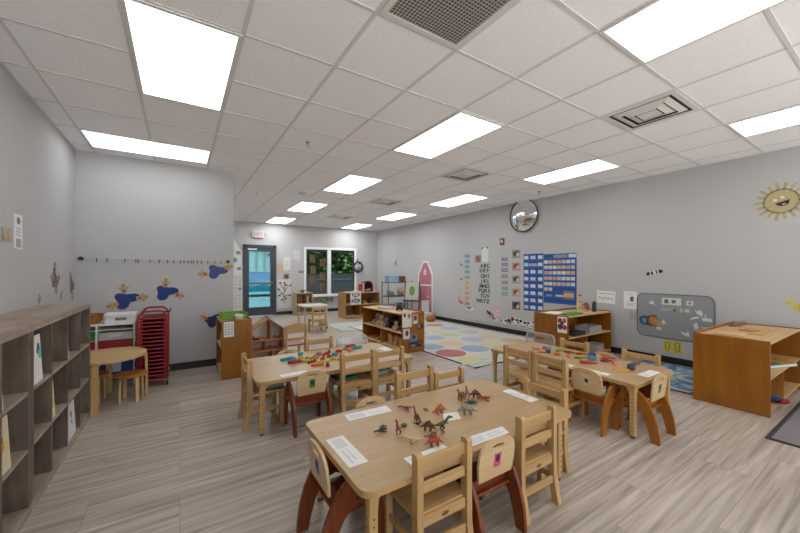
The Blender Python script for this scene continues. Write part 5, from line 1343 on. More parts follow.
pcard('white header card at the top corner of the wide blue chart', 3.8375 - 0.26, 1.715 - 0.5 * ph, 0.15, 0.075, 'c9cdd2', 'picture cards in the wide pocket chart')
pcard('big yellow-orange card low in the wide blue chart', 3.8375 - 0.19, 1.715 - 7.35 * ph, 0.20, 0.15, 'd3a862', 'picture cards in the wide pocket chart')
pcard('long white strip beside the big yellow-orange card', 3.8375 - 0.0, 1.715 - 7.6 * ph, 0.16, 0.05, 'c3bcb6', 'picture cards in the wide pocket chart')
pcard('thin pale strip low at the inner side of the wide blue chart', 3.8375 + 0.22, 1.715 - 7.6 * ph, 0.14, 0.04, '7f8fae', 'picture cards in the wide pocket chart')

# five photos, daily schedule strips
pcol = [('8c7f78', '3f3a38'), ('b08a7e', '7a4a44'), ('9c968c', '3a3f3a'), ('b5947e', '7c4a34'), ('6a5f5c', '241f20')]
for k, z in enumerate((1.75, 1.475, 1.195, 0.91, 0.625)):
    photo('child photo on the long wall beside the narrow blue chart, %s from the top' % ORD[k], onR(4.845, z, R(1.5 * (-1) ** k)), 0.215, 0.175, pcol[k][0], [(-0.15, 0.05, 0.2, 0.28, pcol[k][1]), (0.22, -0.1, 0.18, 0.25, 'c9b3a6'), (0.1, 0.25, 0.12, 0.15, pcol[k][1])], 'wall_photo', 'photos beside the pocket charts')
scol = ['6f6880', '77708a', '6d6a8a', '7a7a86', '7b8088', '6f9a6a', '77a05f']
snm = ['plum', 'mauve', 'violet', 'grey-mauve', 'grey', 'green', 'light green']
for k, z in enumerate((1.645, 1.525, 1.40, 1.26, 1.12, 0.985, 0.865)):
    t = thing('schedule_strip', '%s routine strip, %s from the top of its column beside the photos' % (snm[k], ORD[k]), 'strip', onR(5.155, z), 'routine strips on the long wall')
    p = obj('strip', MB().prism(rect(0.17, 0.075), 0.002), pm(scol[k], 0.7, 0.1, 40), t)
    obj('pale_text', MB().prism(rect(0.12, 0.012, 0, 0.01), 0.001, T(0, 0, 0.002)).prism(rect(0.09, 0.010, 0, -0.014), 0.001, T(0, 0, 0.002)), pm('b9b6bf', 0.7, 0.1), p)
for k, z in enumerate((1.27, 1.13, 0.99)):
    flat('time_tag', 'tiny white time tag beside the %s routine strip' % snm[3 + k], 'tag', onR(5.33, z), rect(0.05, 0.02), 'cfcdca', 'tiny time tags')

# alphabet
INK = pm('3f473f', 0.8, 0.15, 40)
rows = ['ABC', 'DEF', 'GHI', 'JKL', 'MNO', 'PQRS', 'TUV', 'WXYZ']
zs = (1.50, 1.385, 1.255, 1.13, 1.01, 0.90, 0.775, 0.65)
for r_, (row, z) in enumerate(zip(rows, zs)):
    n = len(row); span = 0.105 if n == 3 else 0.10
    for k, ch in enumerate(row):
        y = 5.765 + (0.02 if n == 4 else -0.02) + 0.02 * math.sin(r_ * 2.1) - (k - (n - 1) / 2) * span
        mb = text_mb(ch, 0.125, 0.003, T(0, 0, 0.0036), 0.0045)
        for v in mb.bm.verts: v.co.x *= 1.15
        pl = MB().prism(rect(0.094, 0.112), 0.002)
        t = thing('alphabet_letter', 'dark green letter %s stuck in the alphabet block on the long wall' % ch, 'letter', onR(y, z, R(4 * math.sin(r_ * 3 + k))), 'alphabet letters on the long wall')
        c = obj('letter_card', pl, pm('b9bcb4', 0.8, 0.05), t)
        obj('letter_shape', mb, INK, c)
t = thing('clip_sheet', 'blank white sheet with two dark clips above the alphabet letters', 'paper', onR(5.745, 1.765))
p = obj('page', MB().prism(rect(0.22, 0.33), 0.002), pm('d3d3d1', 0.7, 0.02), t)
for s in (-1, 1): obj('clip', MB().prism(circ(s * 0.085, 0.165, 0.022, None, 10), 0.008), DARK, t)
photo('small brown square picture beside the blank clip sheet', onR(5.97, 1.675), 0.19, 0.18, '97756a', [(0.0, 0.0, 0.28, 0.3, '7e5c52')], 'wall_photo', 'picture by the clip sheet', 'photo')

# number cards and small shapes
ncol = [('7d94ba', 'blue'), ('8598b6', 'slate blue'), ('8aa392', 'sea green'), ('8aa09c', 'teal grey'), ('94a28f', 'grey green'), ('c7b48a', 'sand'), ('c9a878', 'tan'), ('cba586', 'apricot'), ('c99e86', 'orange'), ('bf8a78', 'rust')]
for k, (c, n_) in enumerate(ncol):
    z = 1.755 - k * 0.134
    t = thing('number_card', '%s number card numbered %s in the coloured column by the tower' % (n_, ['one', 'two', 'three', 'four', 'five', 'six', 'seven', 'eight', 'nine', 'ten'][k]), 'card', onR(6.345, z, R(-3 + k % 3 * 2)), 'number cards on the long wall')
    p = obj('card', MB().prism(rect(0.185, 0.085), 0.002), pm(c, 0.7, 0.1), t)
    obj('numeral', text_mb(str(k + 1), 0.075, 0.002, T(0.0, 0, 0.003)), pm('4f4f52', 0.7, 0.1), p)
flat('paper_shape', 'tiny grey paper leaf beside the blue number cards', 'paper shape', onR(6.66, 1.60), [(-0.03, 0), (0.0, 0.02), (0.03, 0.0), (0.0, -0.02)], '8f938c', 'paper shapes by the number column')
flat('paper_shape', 'grey-green paper leaf beside the third number card', 'paper shape', onR(6.57, 1.54), [(-0.06, 0.03), (0.05, 0.03), (0.06, -0.03), (-0.01, -0.04)], '7f8a80', 'paper shapes by the number column')
flat('paper_shape', 'small dark green paper dot beside the fifth number card', 'paper shape', onR(6.56, 1.17), circ(0, 0, 0.045, 0.03, 12), '6a7f70', 'paper shapes by the number column')
tag(obj('paper_shape', MB().prism(circ(0, 0, 0.12, None, 14, PI, 1.7 * PI, True) + circ(0, 0, 0.085, None, 14, 1.7 * PI, PI, True), 0.003), pm('c2aa7c', 0.75, 0.1), None, onR(6.58, 0.95)), 'sand-coloured paper arc beside the tan number cards', 'paper shape', 'paper shapes by the number column')
tag(obj('paper_shape', MB().prism([(-0.11, 0.09), (-0.07, 0.10), (-0.04, 0.03), (0.0, 0.0), (0.09, -0.01), (0.10, -0.06), (0.0, -0.08), (-0.07, -0.04)], 0.003), pm('b5705c', 0.75, 0.2, 30), None, onR(6.58, 0.60)), 'red paper curl beside the rust number card', 'paper shape', 'paper shapes by the number column')

# tall red tower cut-out
t = thing('tower_cutout', 'tall red and white barn tower cut-out standing against the long wall', 'wall cut-out', onR(8.09, 0.0))
out = [(-0.36, 0.012), (0.36, 0.012), (0.36, 1.27), (0.12, 1.68), (-0.12, 1.68), (-0.36, 1.27)]
inn = [(-0.30, 0.03), (0.30, 0.03), (0.30, 1.25), (0.085, 1.62), (-0.085, 1.62), (-0.30, 1.25)]
obj('white_border', MB().prism(out, 0.018), pm('d9d6d4', 0.7, 0.03), t)
def barn_mat():
    m, nt, b, out_ = newmat('faded_red_boards')
    sp_ = nt.nodes.new('ShaderNodeTexWave'); sp_.inputs['Scale'].default_value = 4.0; sp_.bands_direction = 'X'
    nt.links.new(coords(nt, (1, 1, 1)), sp_.inputs['Vector'])
    nt.links.new(ramp(nt, sp_.outputs['Fac'], [(0.0, lin('a56068')), (0.2, lin('b5727b')), (1.0, lin('ba7a82'))]), b.inputs['Base Color'])
    b.inputs['Roughness'].default_value = 0.8
    return m
obj('red_boards', MB().prism(inn, 0.004, T(0, 0, 0.018)), barn_mat(), t)
obj('white_band', MB().prism(rect(0.60, 0.045, 0, 0.96), 0.004, T(0, 0, 0.022)), pm('d9d6d4', 0.7, 0.03), t)
obj('white_window', MB().prism([(-0.075, 1.26), (0.075, 1.26), (0.05, 1.38), (0, 1.45), (-0.05, 1.38)], 0.004, T(0, 0, 0.022), [[(-0.035, 1.29), (0.035, 1.29), (0.0, 1.37)]]), pm('d9d6d4', 0.7, 0.03), t)
for u, v in ((0.12, 0.62), (0.08, 0.40), (0.14, 0.22)): obj('white_star', MB().prism(circ(u, v, 0.03, None, 8), 0.003, T(0, 0, 0.022)), pm('d9c9c8', 0.7, 0.03), t)

# farm border above the baseboard
tag(obj('grass_border', MB().prism([(-0.95, 0)] + [p for k in range(38) for p in ((-0.95 + k * 0.05, 0.02), (-0.925 + k * 0.05, 0.05 + 0.03 * ((k * 7) % 5) / 5))] + [(0.95, 0.02), (0.95, 0)], 0.002), pm('a3ada1', 0.8, 0.1, 30), None, onR(5.38, 0.118)), 'grey-green paper grass border along the long wall above the baseboard', 'wall cut-out')
def cow(label, y, z, sc, flip=1, rot=0):
    t = thing('cow_cutout', label, 'wall cut-out', onR(y, z, R(rot), 0.0022) @ Matrix.Diagonal((sc * flip, sc, 1, 1)), 'black and white cow cut-outs')
    body = [(-0.13, 0.0), (-0.10, 0.0), (-0.095, 0.08), (0.05, 0.08), (0.055, 0.0), (0.085, 0.0), (0.09, 0.10), (0.13, 0.12), (0.17, 0.12), (0.185, 0.15), (0.17, 0.20), (0.12, 0.205), (0.09, 0.19), (-0.12, 0.19), (-0.14, 0.14)]
    o = obj('cow_body', MB().prism(body, 0.003), pm('d9d7d4', 0.75, 0.05), t)
    for (u, v, r_) in ((-0.08, 0.14, 0.035), (0.02, 0.15, 0.03), (0.15, 0.18, 0.022), (-0.01, 0.10, 0.018), (-0.115, 0.03, 0.016), (0.07, 0.02, 0.014)):
        obj('black_patch', MB().prism(circ(u, v, r_ * 1.3, r_, 10), 0.0012, T(0, 0, 0.003)), pm('2b2629', 0.75, 0.1), o)
cow('black-spotted cow cut-out nearest the number cards', 6.24, 0.33, 0.85)
cow('leaping black-spotted cow cut-out under the alphabet letters', 5.66, 0.30, 0.75, 1, -30)
cow('small cow cut-out among the grass below the pink pig', 5.45, 0.18, 0.6)
cow('black-spotted cow cut-out below the routine strips', 5.07, 0.16, 0.8, -1, 20)
cow('black-spotted cow cut-out just before the amber two-tier cabinet', 4.80, 0.17, 0.95, -1)
cow('last cow cut-out tucked beside the amber two-tier cabinet', 4.55, 0.16, 0.85, 1)
def pig(label, y, z, sc, rot=0):
    t = thing('pig_cutout', label, 'wall cut-out', onR(y, z, R(rot), 0.0022) @ Matrix.Diagonal((sc, sc, 1, 1)), 'pink pig cut-outs')
    o = obj('pig_body', MB().prism(circ(0, 0, 0.20, 0.09, 22), 0.003), pm('d6b2b4', 0.75, 0.12, 20), t)
    obj('pig_head', MB().prism(circ(0.17, 0.06, 0.085, 0.08, 18), 0.0036), pm('d8b4b6', 0.75, 0.1, 20), t)
    for u in (0.12, 0.22): obj('pig_ear', MB().prism([(u - 0.03, 0.12), (u + 0.03, 0.12), (u + 0.01, 0.19)], 0.003), pm('c88f94', 0.75, 0.1), t)
    obj('snout', MB().prism(circ(0.18, 0.04, 0.03, 0.024, 12), 0.0045), pm('c99a9e', 0.75, 0.05), t)
pig('big pink pig cut-out above the grass border', 5.50, 0.36, 1.0, 6)
pig('small pink pig cut-out nearer the amber two-tier cabinet', 4.97, 0.30, 0.55, 30)
t = thing('wall_bell', 'small grey metal hook with bell high on the long wall in the far corner', 'bell', onR(9.75, 1.74))
obj('hook_plate', MB().prism(rect(0.05, 0.14), 0.006), STEEL, t)
obj('bell_cup', MB().lathe([(0, 0.05), (0.03, 0.04), (0.05, -0.02), (0.06, -0.06), (0, -0.06)], 14, T(0, -0.06, 0.07) @ RX(-PI / 2)), STEEL, t)

# ------------------------------------------------------------------ far wall
t = thing('exit_sign', 'white exit sign with red EXIT letters above the glazed door', 'exit sign', onF(2.01, 2.50))
obj('sign_box', MB().box((0, 0, 0.02), (0.34, 0.22, 0.04), None, 0.006), pm('c4c1c1', 0.5, 0.03), t)
obj('exit_lettering', text_mb('EXIT', 0.135, 0.003, T(0, 0.005, 0.0415)), pm('a8403c', 0.5, 0.05), t)
for s in (-1, 1): obj('arrow_wing', MB().prism([(s * 0.175, 0.07), (s * 0.26, 0.0), (s * 0.175, -0.07)], 0.014, T(0, 0, 0.012)), pm('9a9a9c', 0.5, 0.05), t)
obj('battery_base', MB().box((0, -0.125, 0.015), (0.26, 0.03, 0.03), None, 0.004), pm('b5605a', 0.5, 0.05), t)
t = thing('house_poster', 'tall white house-shaped paper display beside the door frame', 'poster', onF(1.40, 0.0))
obj('house_paper', MB().prism([(-0.18, 0.16), (0.17, 0.16), (0.17, 1.95), (-0.05, 2.30), (-0.18, 2.34)], 0.004), pm('d8d6d3', 0.8, 0.03), t)
for r_ in range(9):
    for c_ in range(3): obj('picture_square', MB().prism(rect(0.075, 0.085, -0.105 + c_ * 0.10, 1.20 - r_ * 0.11), 0.001, T(0, 0, 0.004)), pm(['c2c1bf', 'b9bab8', 'c7c3bd'][(r_ + c_) % 3], 0.8, 0.15, 60), t)
for (u, v, r_) in ((0.06, 1.92, 0.07), (-0.05, 1.70, 0.09), (0.08, 1.45, 0.06), (0.1, 0.85, 0.05)): obj('grey_drawing', MB().prism(circ(u, v, r_, r_ * 0.8, 12), 0.0016, T(0, 0, 0.004)), pm('85858a', 0.8, 0.4, 25), t)
photo('tan square paper beside the exit door', onF(2.66, 1.46), 0.20, 0.27, 'bda98a', [], 'wall_paper', 'papers between door and window', 'paper')
photo('tall white sheet above the red picture between door and window', onF(2.88, 1.615), 0.22, 0.42, 'd3d2d0', [(0.0, 0.1, 0.25, 0.03, 'aeb0b2'), (0.0, -0.1, 0.3, 0.03, 'b5b5b7')], 'wall_paper', 'papers between door and window', 'paper')
photo('dark red and grey picture between door and window', onF(2.86, 1.19), 0.18, 0.20, '8d8488', [(0, 0.05, 0.32, 0.3, '4a3d42'), (0.1, -0.2, 0.25, 0.15, '9a4a4c')], 'wall_paper', 'papers between door and window', 'picture')
photo('plain white paper beside the window frame', onF(3.19, 1.90), 0.22, 0.31, 'c6c5c5', [], 'wall_paper', 'papers between door and window', 'paper')
t = thing('tree_poster', 'white paper with a black tree and a red bird between door and window', 'poster', onF(2.79, 0.0))
obj('page', MB().prism(rect(0.42, 0.92, 0, 0.66), 0.002), pm('cfcdca', 0.8, 0.03), t)
mb = MB(); base = (0.0, 0.30, 0.006)
for (pts) in ([(0, 0.36), (-0.02, 0.6), (0.02, 0.8), (0, 1.0)], [(-0.01, 0.62), (-0.10, 0.74), (-0.17, 0.78)], [(0.0, 0.72), (0.10, 0.86), (0.20, 0.90)], [(0.0, 0.8), (-0.09, 0.92), (-0.12, 1.0)], [(-0.01, 0.55), (0.10, 0.62), (0.18, 0.60)], [(-0.05, 0.68), (-0.14, 0.62)]):
    mb.tube([(x, z, 0.005) for x, z in pts], [0.014] + [0.008] * (len(pts) - 1), 5)
for (x, z) in ((-0.17, 0.80), (0.2, 0.92), (-0.12, 1.0), (0.18, 0.60), (-0.15, 0.60), (0.05, 0.5), (0.02, 1.0), (-0.07, 0.46)): mb.prism(circ(x, z, 0.04, 0.028, 9), 0.003, T(0, 0, 0.002))
obj('black_tree', mb, pm('4a4a48', 0.8, 0.2), t)
obj('red_bird', MB().prism([(-0.01, 0.93), (0.06, 0.96), (0.13, 0.94), (0.09, 0.90), (0.03, 0.90)], 0.003, T(0, 0, 0.004)), pm('b3483f', 0.8, 0.1), t)
flat('paper_butterfly', 'small slate blue paper butterfly beside the window', 'wall cut-out', onF(3.34, 1.355), [(0, 0), (-0.07, 0.05), (-0.08, -0.02), (-0.03, -0.05), (0, -0.02), (0.03, -0.05), (0.08, -0.02), (0.07, 0.05)], '5d6678')
t = thing('wall_clock', 'round clock with dark beaded wreath rim at the window corner', 'clock', onF(5.38, 1.52))
obj('clock_face', MB().lathe([(0, 0), (0.15, 0), (0.15, 0.02), (0, 0.025)], 28), pm('b9bab9', 0.5, 0.04), t)
mb = MB()
for k in range(16):
    a = 2 * PI * k / 16; mb.ball((0.175 * math.cos(a), 0.175 * math.sin(a), 0.02), 0.036 if k % 3 else 0.046, None, 8, 6)
obj('wreath_rim', mb, pm('453f42', 0.7, 0.4, 30), t)
for a, l in ((PI / 2 - 0.9, 0.08), (PI / 2 + 2.3, 0.11)): obj('clock_hand', MB().prism([(-0.006, -0.01), (0.006, -0.01), (0.004, l), (-0.004, l)], 0.003, T(0, 0, 0.026) @ RZ(a - PI / 2)), BLACK, t)
obj('hanging_tab', MB().prism(rect(0.03, 0.09, -0.02, 0.24), 0.01), DARK, t)

# ornaments hanging in the window
for k, (x, z, lab) in enumerate(((3.72, 1.78, 'tan picture ornament hanging highest in the window, door side'), (3.74, 1.42, 'tan picture ornament in the middle of the door-side string'), (3.71, 1.08, 'tan picture ornament lowest on the door-side string'),
                                 (4.06, 1.66, 'tan picture ornament highest on the string beside the window post'), (4.06, 1.20, 'tan picture ornament in the middle of the string beside the window post'), (4.06, 0.82, 'tan picture ornament lowest on the string beside the window post'))):
    t = thing('window_ornament', lab, 'ornament', T(x, YF + 0.03, z) @ WF, 'picture ornaments hanging in the window')
    p = obj('picture', MB().prism(rect(0.17, 0.25), 0.004), pm(['6f5534', '7a5c3a', '725632'][k % 3], 0.7, 0.4, 25), t)
    obj('dark_mark', MB().prism(circ(0.0, 0.06, 0.05, 0.04, 10), 0.001, T(0, 0, 0.004)).prism(rect(0.05, 0.10, 0.02, -0.06), 0.001, T(0, 0, 0.004)), pm('5a3428', 0.7, 0.3, 40), p)
    obj('string', MB().tube([(0, 0.125, 0.002), (0, 0.23, 0.002)], 0.002, 5), DARK, t)

# low garland under the sill
t = thing('leaf_garland', 'grey-green leafy garland fixed under the window sill', 'garland', onF(4.12, 0.42))
mb = MB(); rnd = random.Random(12)
for k in range(150):
    u, v = rnd.uniform(-0.36, 0.30), rnd.uniform(-0.10, 0.10)
    mb.prism([(-0.035, 0), (0, 0.016), (0.04, 0), (0, -0.016)], 0.002, T(u, v, 0.01 + rnd.uniform(0, 0.04)) @ RZ(rnd.uniform(0, 6.28)) @ RX(rnd.uniform(-0.6, 0.6)))
obj('leaves', mb, pm('7d8272', 0.8, 0.35, 30), t)
obj('stem', MB().tube([(-0.38, 0.0, 0.01), (-0.1, 0.02, 0.012), (0.32, -0.01, 0.01)], 0.008, 6), pm('5a5a4a', 0.8, 0.1), t)

# white-topped table
t = thing('play_table', 'small white-topped table on thin metal legs before the window', 'table', T(2.70, 8.05, 0))
obj('tabletop', MB().prism(rrect(0.60, 0.56, 0.04), 0.03, T(0, 0, 0.535)), pm('d9d8d4', 0.3, 0.02), t)
for sx in (-1, 1):
    for sy in (-1, 1):
        l_ = obj('leg', MB().tube([(sx * 0.26, sy * 0.24, 0.535), (sx * 0.265, sy * 0.245, 0.03)], 0.016, 8), STEEL, t)
        obj('foot', MB().cyl((sx * 0.266, sy * 0.246, 0), 0.026, 0.04), BLACK, l_)
t = thing('floor_mat', 'pale grey woven mat on the floor beyond the white-topped table', 'mat', T(3.55, 7.75, 0))
obj('mat_weave', MB().bx(-0.42, 0.75, -0.5, 0.6, 0, 0.006), pm('aeb0a8', 0.95, 0.12, 40, bump=0.2), t)

# plant and books at the little far cabinet
t = thing('succulent_plant', 'small green plant on the far pale cabinet beside the window', 'plant', T(3.26, 10.72, 0.689))
obj('pot', MB().lathe([(0, 0), (0.05, 0), (0.065, 0.05), (0.055, 0.05), (0, 0.04)], 14), pm('6d6a5a', 0.7, 0.1), t)
mb = MB()
for k in range(14):
    a = k * 2.4; mb.tube([(0, 0, 0.04), (0.06 * math.cos(a), 0.06 * math.sin(a), 0.07 + 0.01 * (k % 3)), (0.12 * math.cos(a), 0.12 * math.sin(a), 0.075)], [0.006, 0.014, 0.002], 6)
obj('leaves', mb, pm('6c7d4c', 0.6, 0.2), t)
for k, (x, c, n_) in enumerate(((3.12, '7c4a3a', 'brown-red'), (3.20, '8a5a3a', 'brown'), (3.30, '5a3a34', 'dark brown'), (3.40, 'b9b89a', 'pale green'))):
    tag(obj('book_box', MB().box((0, 0, 0.12), (0.06, 0.2, 0.24), None, 0.003), pm(c, 0.7, 0.2), None, T(x, 10.72, 0.362)), '%s book box standing in the far pale cabinet' % n_, 'book', 'book boxes in the far pale cabinet')

# the play shelf under the window: toys
t = thing('barn_gate', 'white crossed barn gate leaning on the pale play shelf', 'toy', T(4.30, 9.03, 0.40) @ WF)
mb = MB()
for q in ((-0.17, -0.13, 0, 0.40), (0.13, 0.17, 0, 0.40)): mb.bx(q[0], q[1], q[2], q[3], 0, 0.015)
for z in (0, 0.18, 0.36): mb.bx(-0.13, 0.13, z, z + 0.04, 0, 0.015)
for z in (0.04, 0.22):
    for s in (-1, 1): mb.box((0, z + 0.07, 0.0075), (0.29, 0.03, 0.012), Matrix() if False else T(0, z + 0.07, 0) @ RZ(s * 0.5) @ T(0, -(z + 0.07), 0))
obj('gate_frame', mb, pm('d3d1cc', 0.6, 0.03), t)
t = thing('toy_barn', 'dark red arched toy barn on the pale play shelf', 'toy', T(4.82, 9.20, 0.75))
arch = [(-0.15, 0), (0.15, 0), (0.15, 0.20)] + circ(0, 0.20, 0.15, 0.13, 10, 0, PI, True)[1:]
obj('barn_shell', MB().prism(arch, 0.24, T(0, 0.24, 0) @ RX(PI / 2), [[(-0.115, 0.02), (0.115, 0.02), (0.115, 0.2)] + circ(0, 0.20, 0.115, 0.095, 8, 0, PI, True)[1:]]), pm('5c2320', 0.7, 0.15), t)
obj('barn_back', MB().prism(arch, 0.01, T(0, 0.25, 0) @ RX(PI / 2)), pm('3b1c1c', 0.7, 0.1), t)
obj('barn_animals', MB().ball((-0.04, 0.05, 0.05), (0.06, 0.04, 0.03)).ball((0.05, 0.06, 0.06), (0.04, 0.03, 0.04)), pm('b7a58f', 0.7, 0.2), t)
t = thing('toy_till', 'red and white toy till on the pale play shelf', 'toy', T(4.53, 9.18, 0.75))
obj('till_box', MB().box((0, 0, 0.13), (0.20, 0.14, 0.26), None, 0.012), pm('c9c4c0', 0.5, 0.05), t)
obj('red_front', MB().box((-0.02, -0.073, 0.14), (0.15, 0.01, 0.22), None, 0.003).cyl((-0.06, 0, 0.255), 0.03, 0.02).cyl((0.02, 0, 0.255), 0.03, 0.02), pm('b0382c', 0.5, 0.1), t)
for k, (x, z, c, n_, s_) in enumerate(((4.52, 0.412, '4a2c22', 'dark brown', 0.09), (4.70, 0.412, 'b29a3a', 'yellow', 0.055), (4.88, 0.412, '2c2423', 'black', 0.08), (5.0, 0.412, '8a6a42', 'tan', 0.06), (4.80, 0.075, '6d4a2f', 'brown', 0.1))):
    tag(obj('toy_pot', MB().lathe([(0, 0), (s_ * 0.8, 0), (s_, s_ * 0.9), (s_ * 0.75, s_ * 1.6), (s_ * 0.7, s_ * 1.5), (0, s_ * 0.5)], 14), pm(c, 0.6, 0.15), None, T(x, 9.25, z - 0.0095 if z > 0.3 else z - 0.006)), '%s toy pot inside the pale play shelf' % n_, 'toy', 'toy pots in the play shelf')

# grey wire rack in the far corner
t = thing('wire_rack', 'grey metal wire rack with toys in the far corner', 'rack', T(5.56, 8.75, 0))
GM = pm('5d6166', 0.45, 0.05, 30, 0.5)
for sx in (-1, 1):
    for sy in (-1, 1): obj('post', MB().tube([(sx * 0.42, sy * 0.19, 0), (sx * 0.42, sy * 0.19, 1.08)], 0.016, 8), GM, t)
for z in (0.18, 0.62, 1.03):
    mb = MB()
    for s in (-1, 1): mb.bx(-0.42, 0.42, s * 0.19 - 0.008, s * 0.19 + 0.008, z - 0.012, z + 0.012).bx(s * 0.42 - 0.008, s * 0.42 + 0.008, -0.19, 0.19, z - 0.012, z + 0.012)
    for k in range(9): mb.tube([(-0.42 + 0.84 * (k + 0.5) / 9, -0.19, z), (-0.42 + 0.84 * (k + 0.5) / 9, 0.19, z)], 0.004, 5)
    obj('wire_shelf', mb, GM, t)
def sit(name, label, cat, mb, m, x, y, z, a=0, group=None): return tag(obj(name, mb, m, None, place(x, y, z, a)), label, cat, group)
sit('toy_box', 'brown box on top of the grey wire rack', 'box', MB().box((0, 0, 0.09), (0.24, 0.20, 0.18), None, 0.02), pm('6f4a36', 0.7, 0.25, 30), 5.70, 8.75, 1.044)
sit('clear_bin', 'pale blue clear bin on top of the grey wire rack', 'bin', MB().bx(-0.17, 0.17, -0.13, 0.13, 0, 0.006).bx(-0.17, 0.17, -0.13, -0.124, 0.006, 0.19).bx(-0.17, 0.17, 0.124, 0.13, 0.006, 0.19).bx(-0.17, -0.164, -0.124, 0.124, 0.006, 0.19).bx(0.164, 0.17, -0.124, 0.124, 0.006, 0.19), glassy((0.75, 0.88, 0.95, 1), 0.1, 0.1, 'pale_blue_plastic', lin('a9c6d6'), 0.4), 5.38, 8.76, 1.044)
sit('toy_ball', 'tan patterned toy ball on the middle shelf of the wire rack', 'ball', MB().ball((0, 0, 0.11), 0.11, None, 14, 10), pm('a58a6a', 0.7, 0.5, 14), 5.66, 8.72, 0.634)
sit('toy_cup', 'grey toy cups on the middle shelf of the wire rack', 'toy', MB().lathe([(0, 0), (0.06, 0), (0.08, 0.16), (0.07, 0.16), (0, 0.02)], 14).lathe([(0, 0), (0.05, 0), (0.07, 0.12), (0, 0.12)], 14, T(0.13, 0.02, 0)), pm('8a8f98', 0.5, 0.1), 5.26, 8.74, 0.634)
sit('toy_basket', 'pink-red toy bin on the low shelf of the wire rack', 'bin', MB().bx(-0.14, 0.14, -0.12, 0.12, 0, 0.2, 0.02), pm('a5525a', 0.6, 0.2), 5.27, 8.73, 0.194)
sit('toy_basket', 'blue-grey toy bin on the low shelf of the wire rack', 'bin', MB().bx(-0.16, 0.16, -0.12, 0.12, 0, 0.24, 0.02), pm('8c9cab', 0.6, 0.2), 5.68, 8.73, 0.194)
t = thing('easel_board', 'dark framed easel board with green paper leaning beside the wire rack', 'easel', place(5.72, 8.16, 0, R(-60)))
for s in (-1, 1): obj('easel_leg', MB().tube([(s * 0.24, -0.12, 0), (s * 0.22, 0.0, 1.08)], 0.014, 7).tube([(s * 0.24, 0.22, 0), (s * 0.22, 0.0, 1.08)], 0.012, 7), DARK, t)
Mb = T(0, -0.055, 0.55) @ RX(R(83))
obj('easel_panel', MB().prism(rect(0.44, 0.50, 0, 0.25), 0.01, Mb), pm('b9b7a8', 0.6, 0.05), t)
obj('green_picture', MB().prism(circ(0, 0.25, 0.09, 0.14, 14), 0.002, Mb @ T(0, 0, 0.01)), pm('6d8a4a', 0.7, 0.3, 30), t)
obj('easel_tray', MB().bx(-0.24, 0.24, -0.17, -0.06, 0.50, 0.53), DARK, t)
sit('white_stand', 'white plastic toy stand beside the red tower', 'toy', MB().box((0, 0, 0.10), (0.26, 0.22, 0.20), None, 0.015).box((0, 0.05, 0.36), (0.24, 0.06, 0.34), None, 0.015), pm('cfcfd2', 0.5, 0.04), 5.86, 7.68, 0.011)
sit('toy_basket', 'orange-brown basket of toys at the foot of the red tower', 'basket', MB().lathe([(0, 0), (0.11, 0), (0.14, 0.13), (0.13, 0.13), (0.10, 0.01), (0, 0.01)], 18).ball((0.03, 0, 0.12), 0.05).ball((-0.05, 0.03, 0.12), 0.045), pm('a8643e', 0.7, 0.35, 30), 5.72, 7.30, 0.011)

# teal cushions glimpsed on two chair seats of the block table
for x, y, a, lab in ((0.70, 3.34, 0, 'pale teal cushion on the chair at the short end of the block table'), (1.37, 3.14, 0, 'dark teal folder on a ladderback chair seat under the block table'), (1.73, 3.15, 0, 'pale blue cushion on the chair closest to the photo-covered shelf')):
    tag(obj('seat_cushion', MB().box((0, 0, 0.022), (0.22, 0.20, 0.042), None, 0.015), pm('2f7a72' if 'dark' in lab else '9fc0c4', 0.85, 0.1, 40), None, place(x, y, 0.2995, a)), lab, 'cushion')

# ------------------------------------------------------------------ outside, seen through the glazing
GY = -0.06
struct('ground_outside', MB().bx(-20, 40, 11.36, 70, GY - 0.1, GY).bx(-20, 40, -40, -3.16, GY - 0.1, GY), pm('c6c7c5', 0.9, 0.06, 3))  # strip behind the camera is unseen, added to bounce sun up onto the ceiling
t = thing('outbuilding', 'pale ribbed building beyond the car seen through the door', 'building', T(4.6, 26, GY))
def rib_mat():
    m, nt, b, out_ = newmat('pale_ribbed_cladding')
    wv_ = nt.nodes.new('ShaderNodeTexWave'); wv_.inputs['Scale'].default_value = 0.55; wv_.bands_direction = 'X'; wv_.inputs['Distortion'].default_value = 0.4
    nt.links.new(coords(nt, (1, 1, 1)), wv_.inputs['Vector'])
    nt.links.new(ramp(nt, wv_.outputs['Fac'], [(0.1, lin('a9b3a8')), (0.5, lin('d9ddd4')), (1.0, lin('dfe2da'))]), b.inputs['Base Color'])
    b.inputs['Roughness'].default_value = 0.7
    return m
obj('clad_wall', MB().bx(-2.6, 1.1, 0, 4, 0, 4.2), rib_mat(), t)
obj('teal_bay', MB().bx(1.1, 2.4, -0.2, 4, 0, 4.0), pm('2f7f90', 0.6, 0.08), t)
obj('building_roof', MB().bx(-2.8, 2.6, -0.4, 4.2, 4.2, 4.4), pm('8b908e', 0.7, 0.05), t)
t = thing('parked_car', 'teal car parked outside the glazed door', 'car', T(3.75, 20.0, GY))
side = [(-2.0, 0.28), (2.0, 0.28), (2.08, 0.55), (2.0, 0.82), (1.2, 0.92), (0.75, 1.36), (-0.9, 1.40), (-1.45, 0.98), (-1.98, 0.90), (-2.08, 0.6)]
obj('car_body', MB().prism(side, 1.6, T(0, 1.6, 0) @ RX(PI / 2)), pm('2a8d9c', 0.25, 0.04), t)
for y in (-0.006, 1.6):
    obj('side_window', MB().prism([(-1.3, 0.96), (1.0, 0.95), (0.68, 1.30), (-0.85, 1.33)], 0.006, T(0, y + 0.006, 0) @ RX(PI / 2)), pm('7ba0d8', 0.1, 0.05), t)
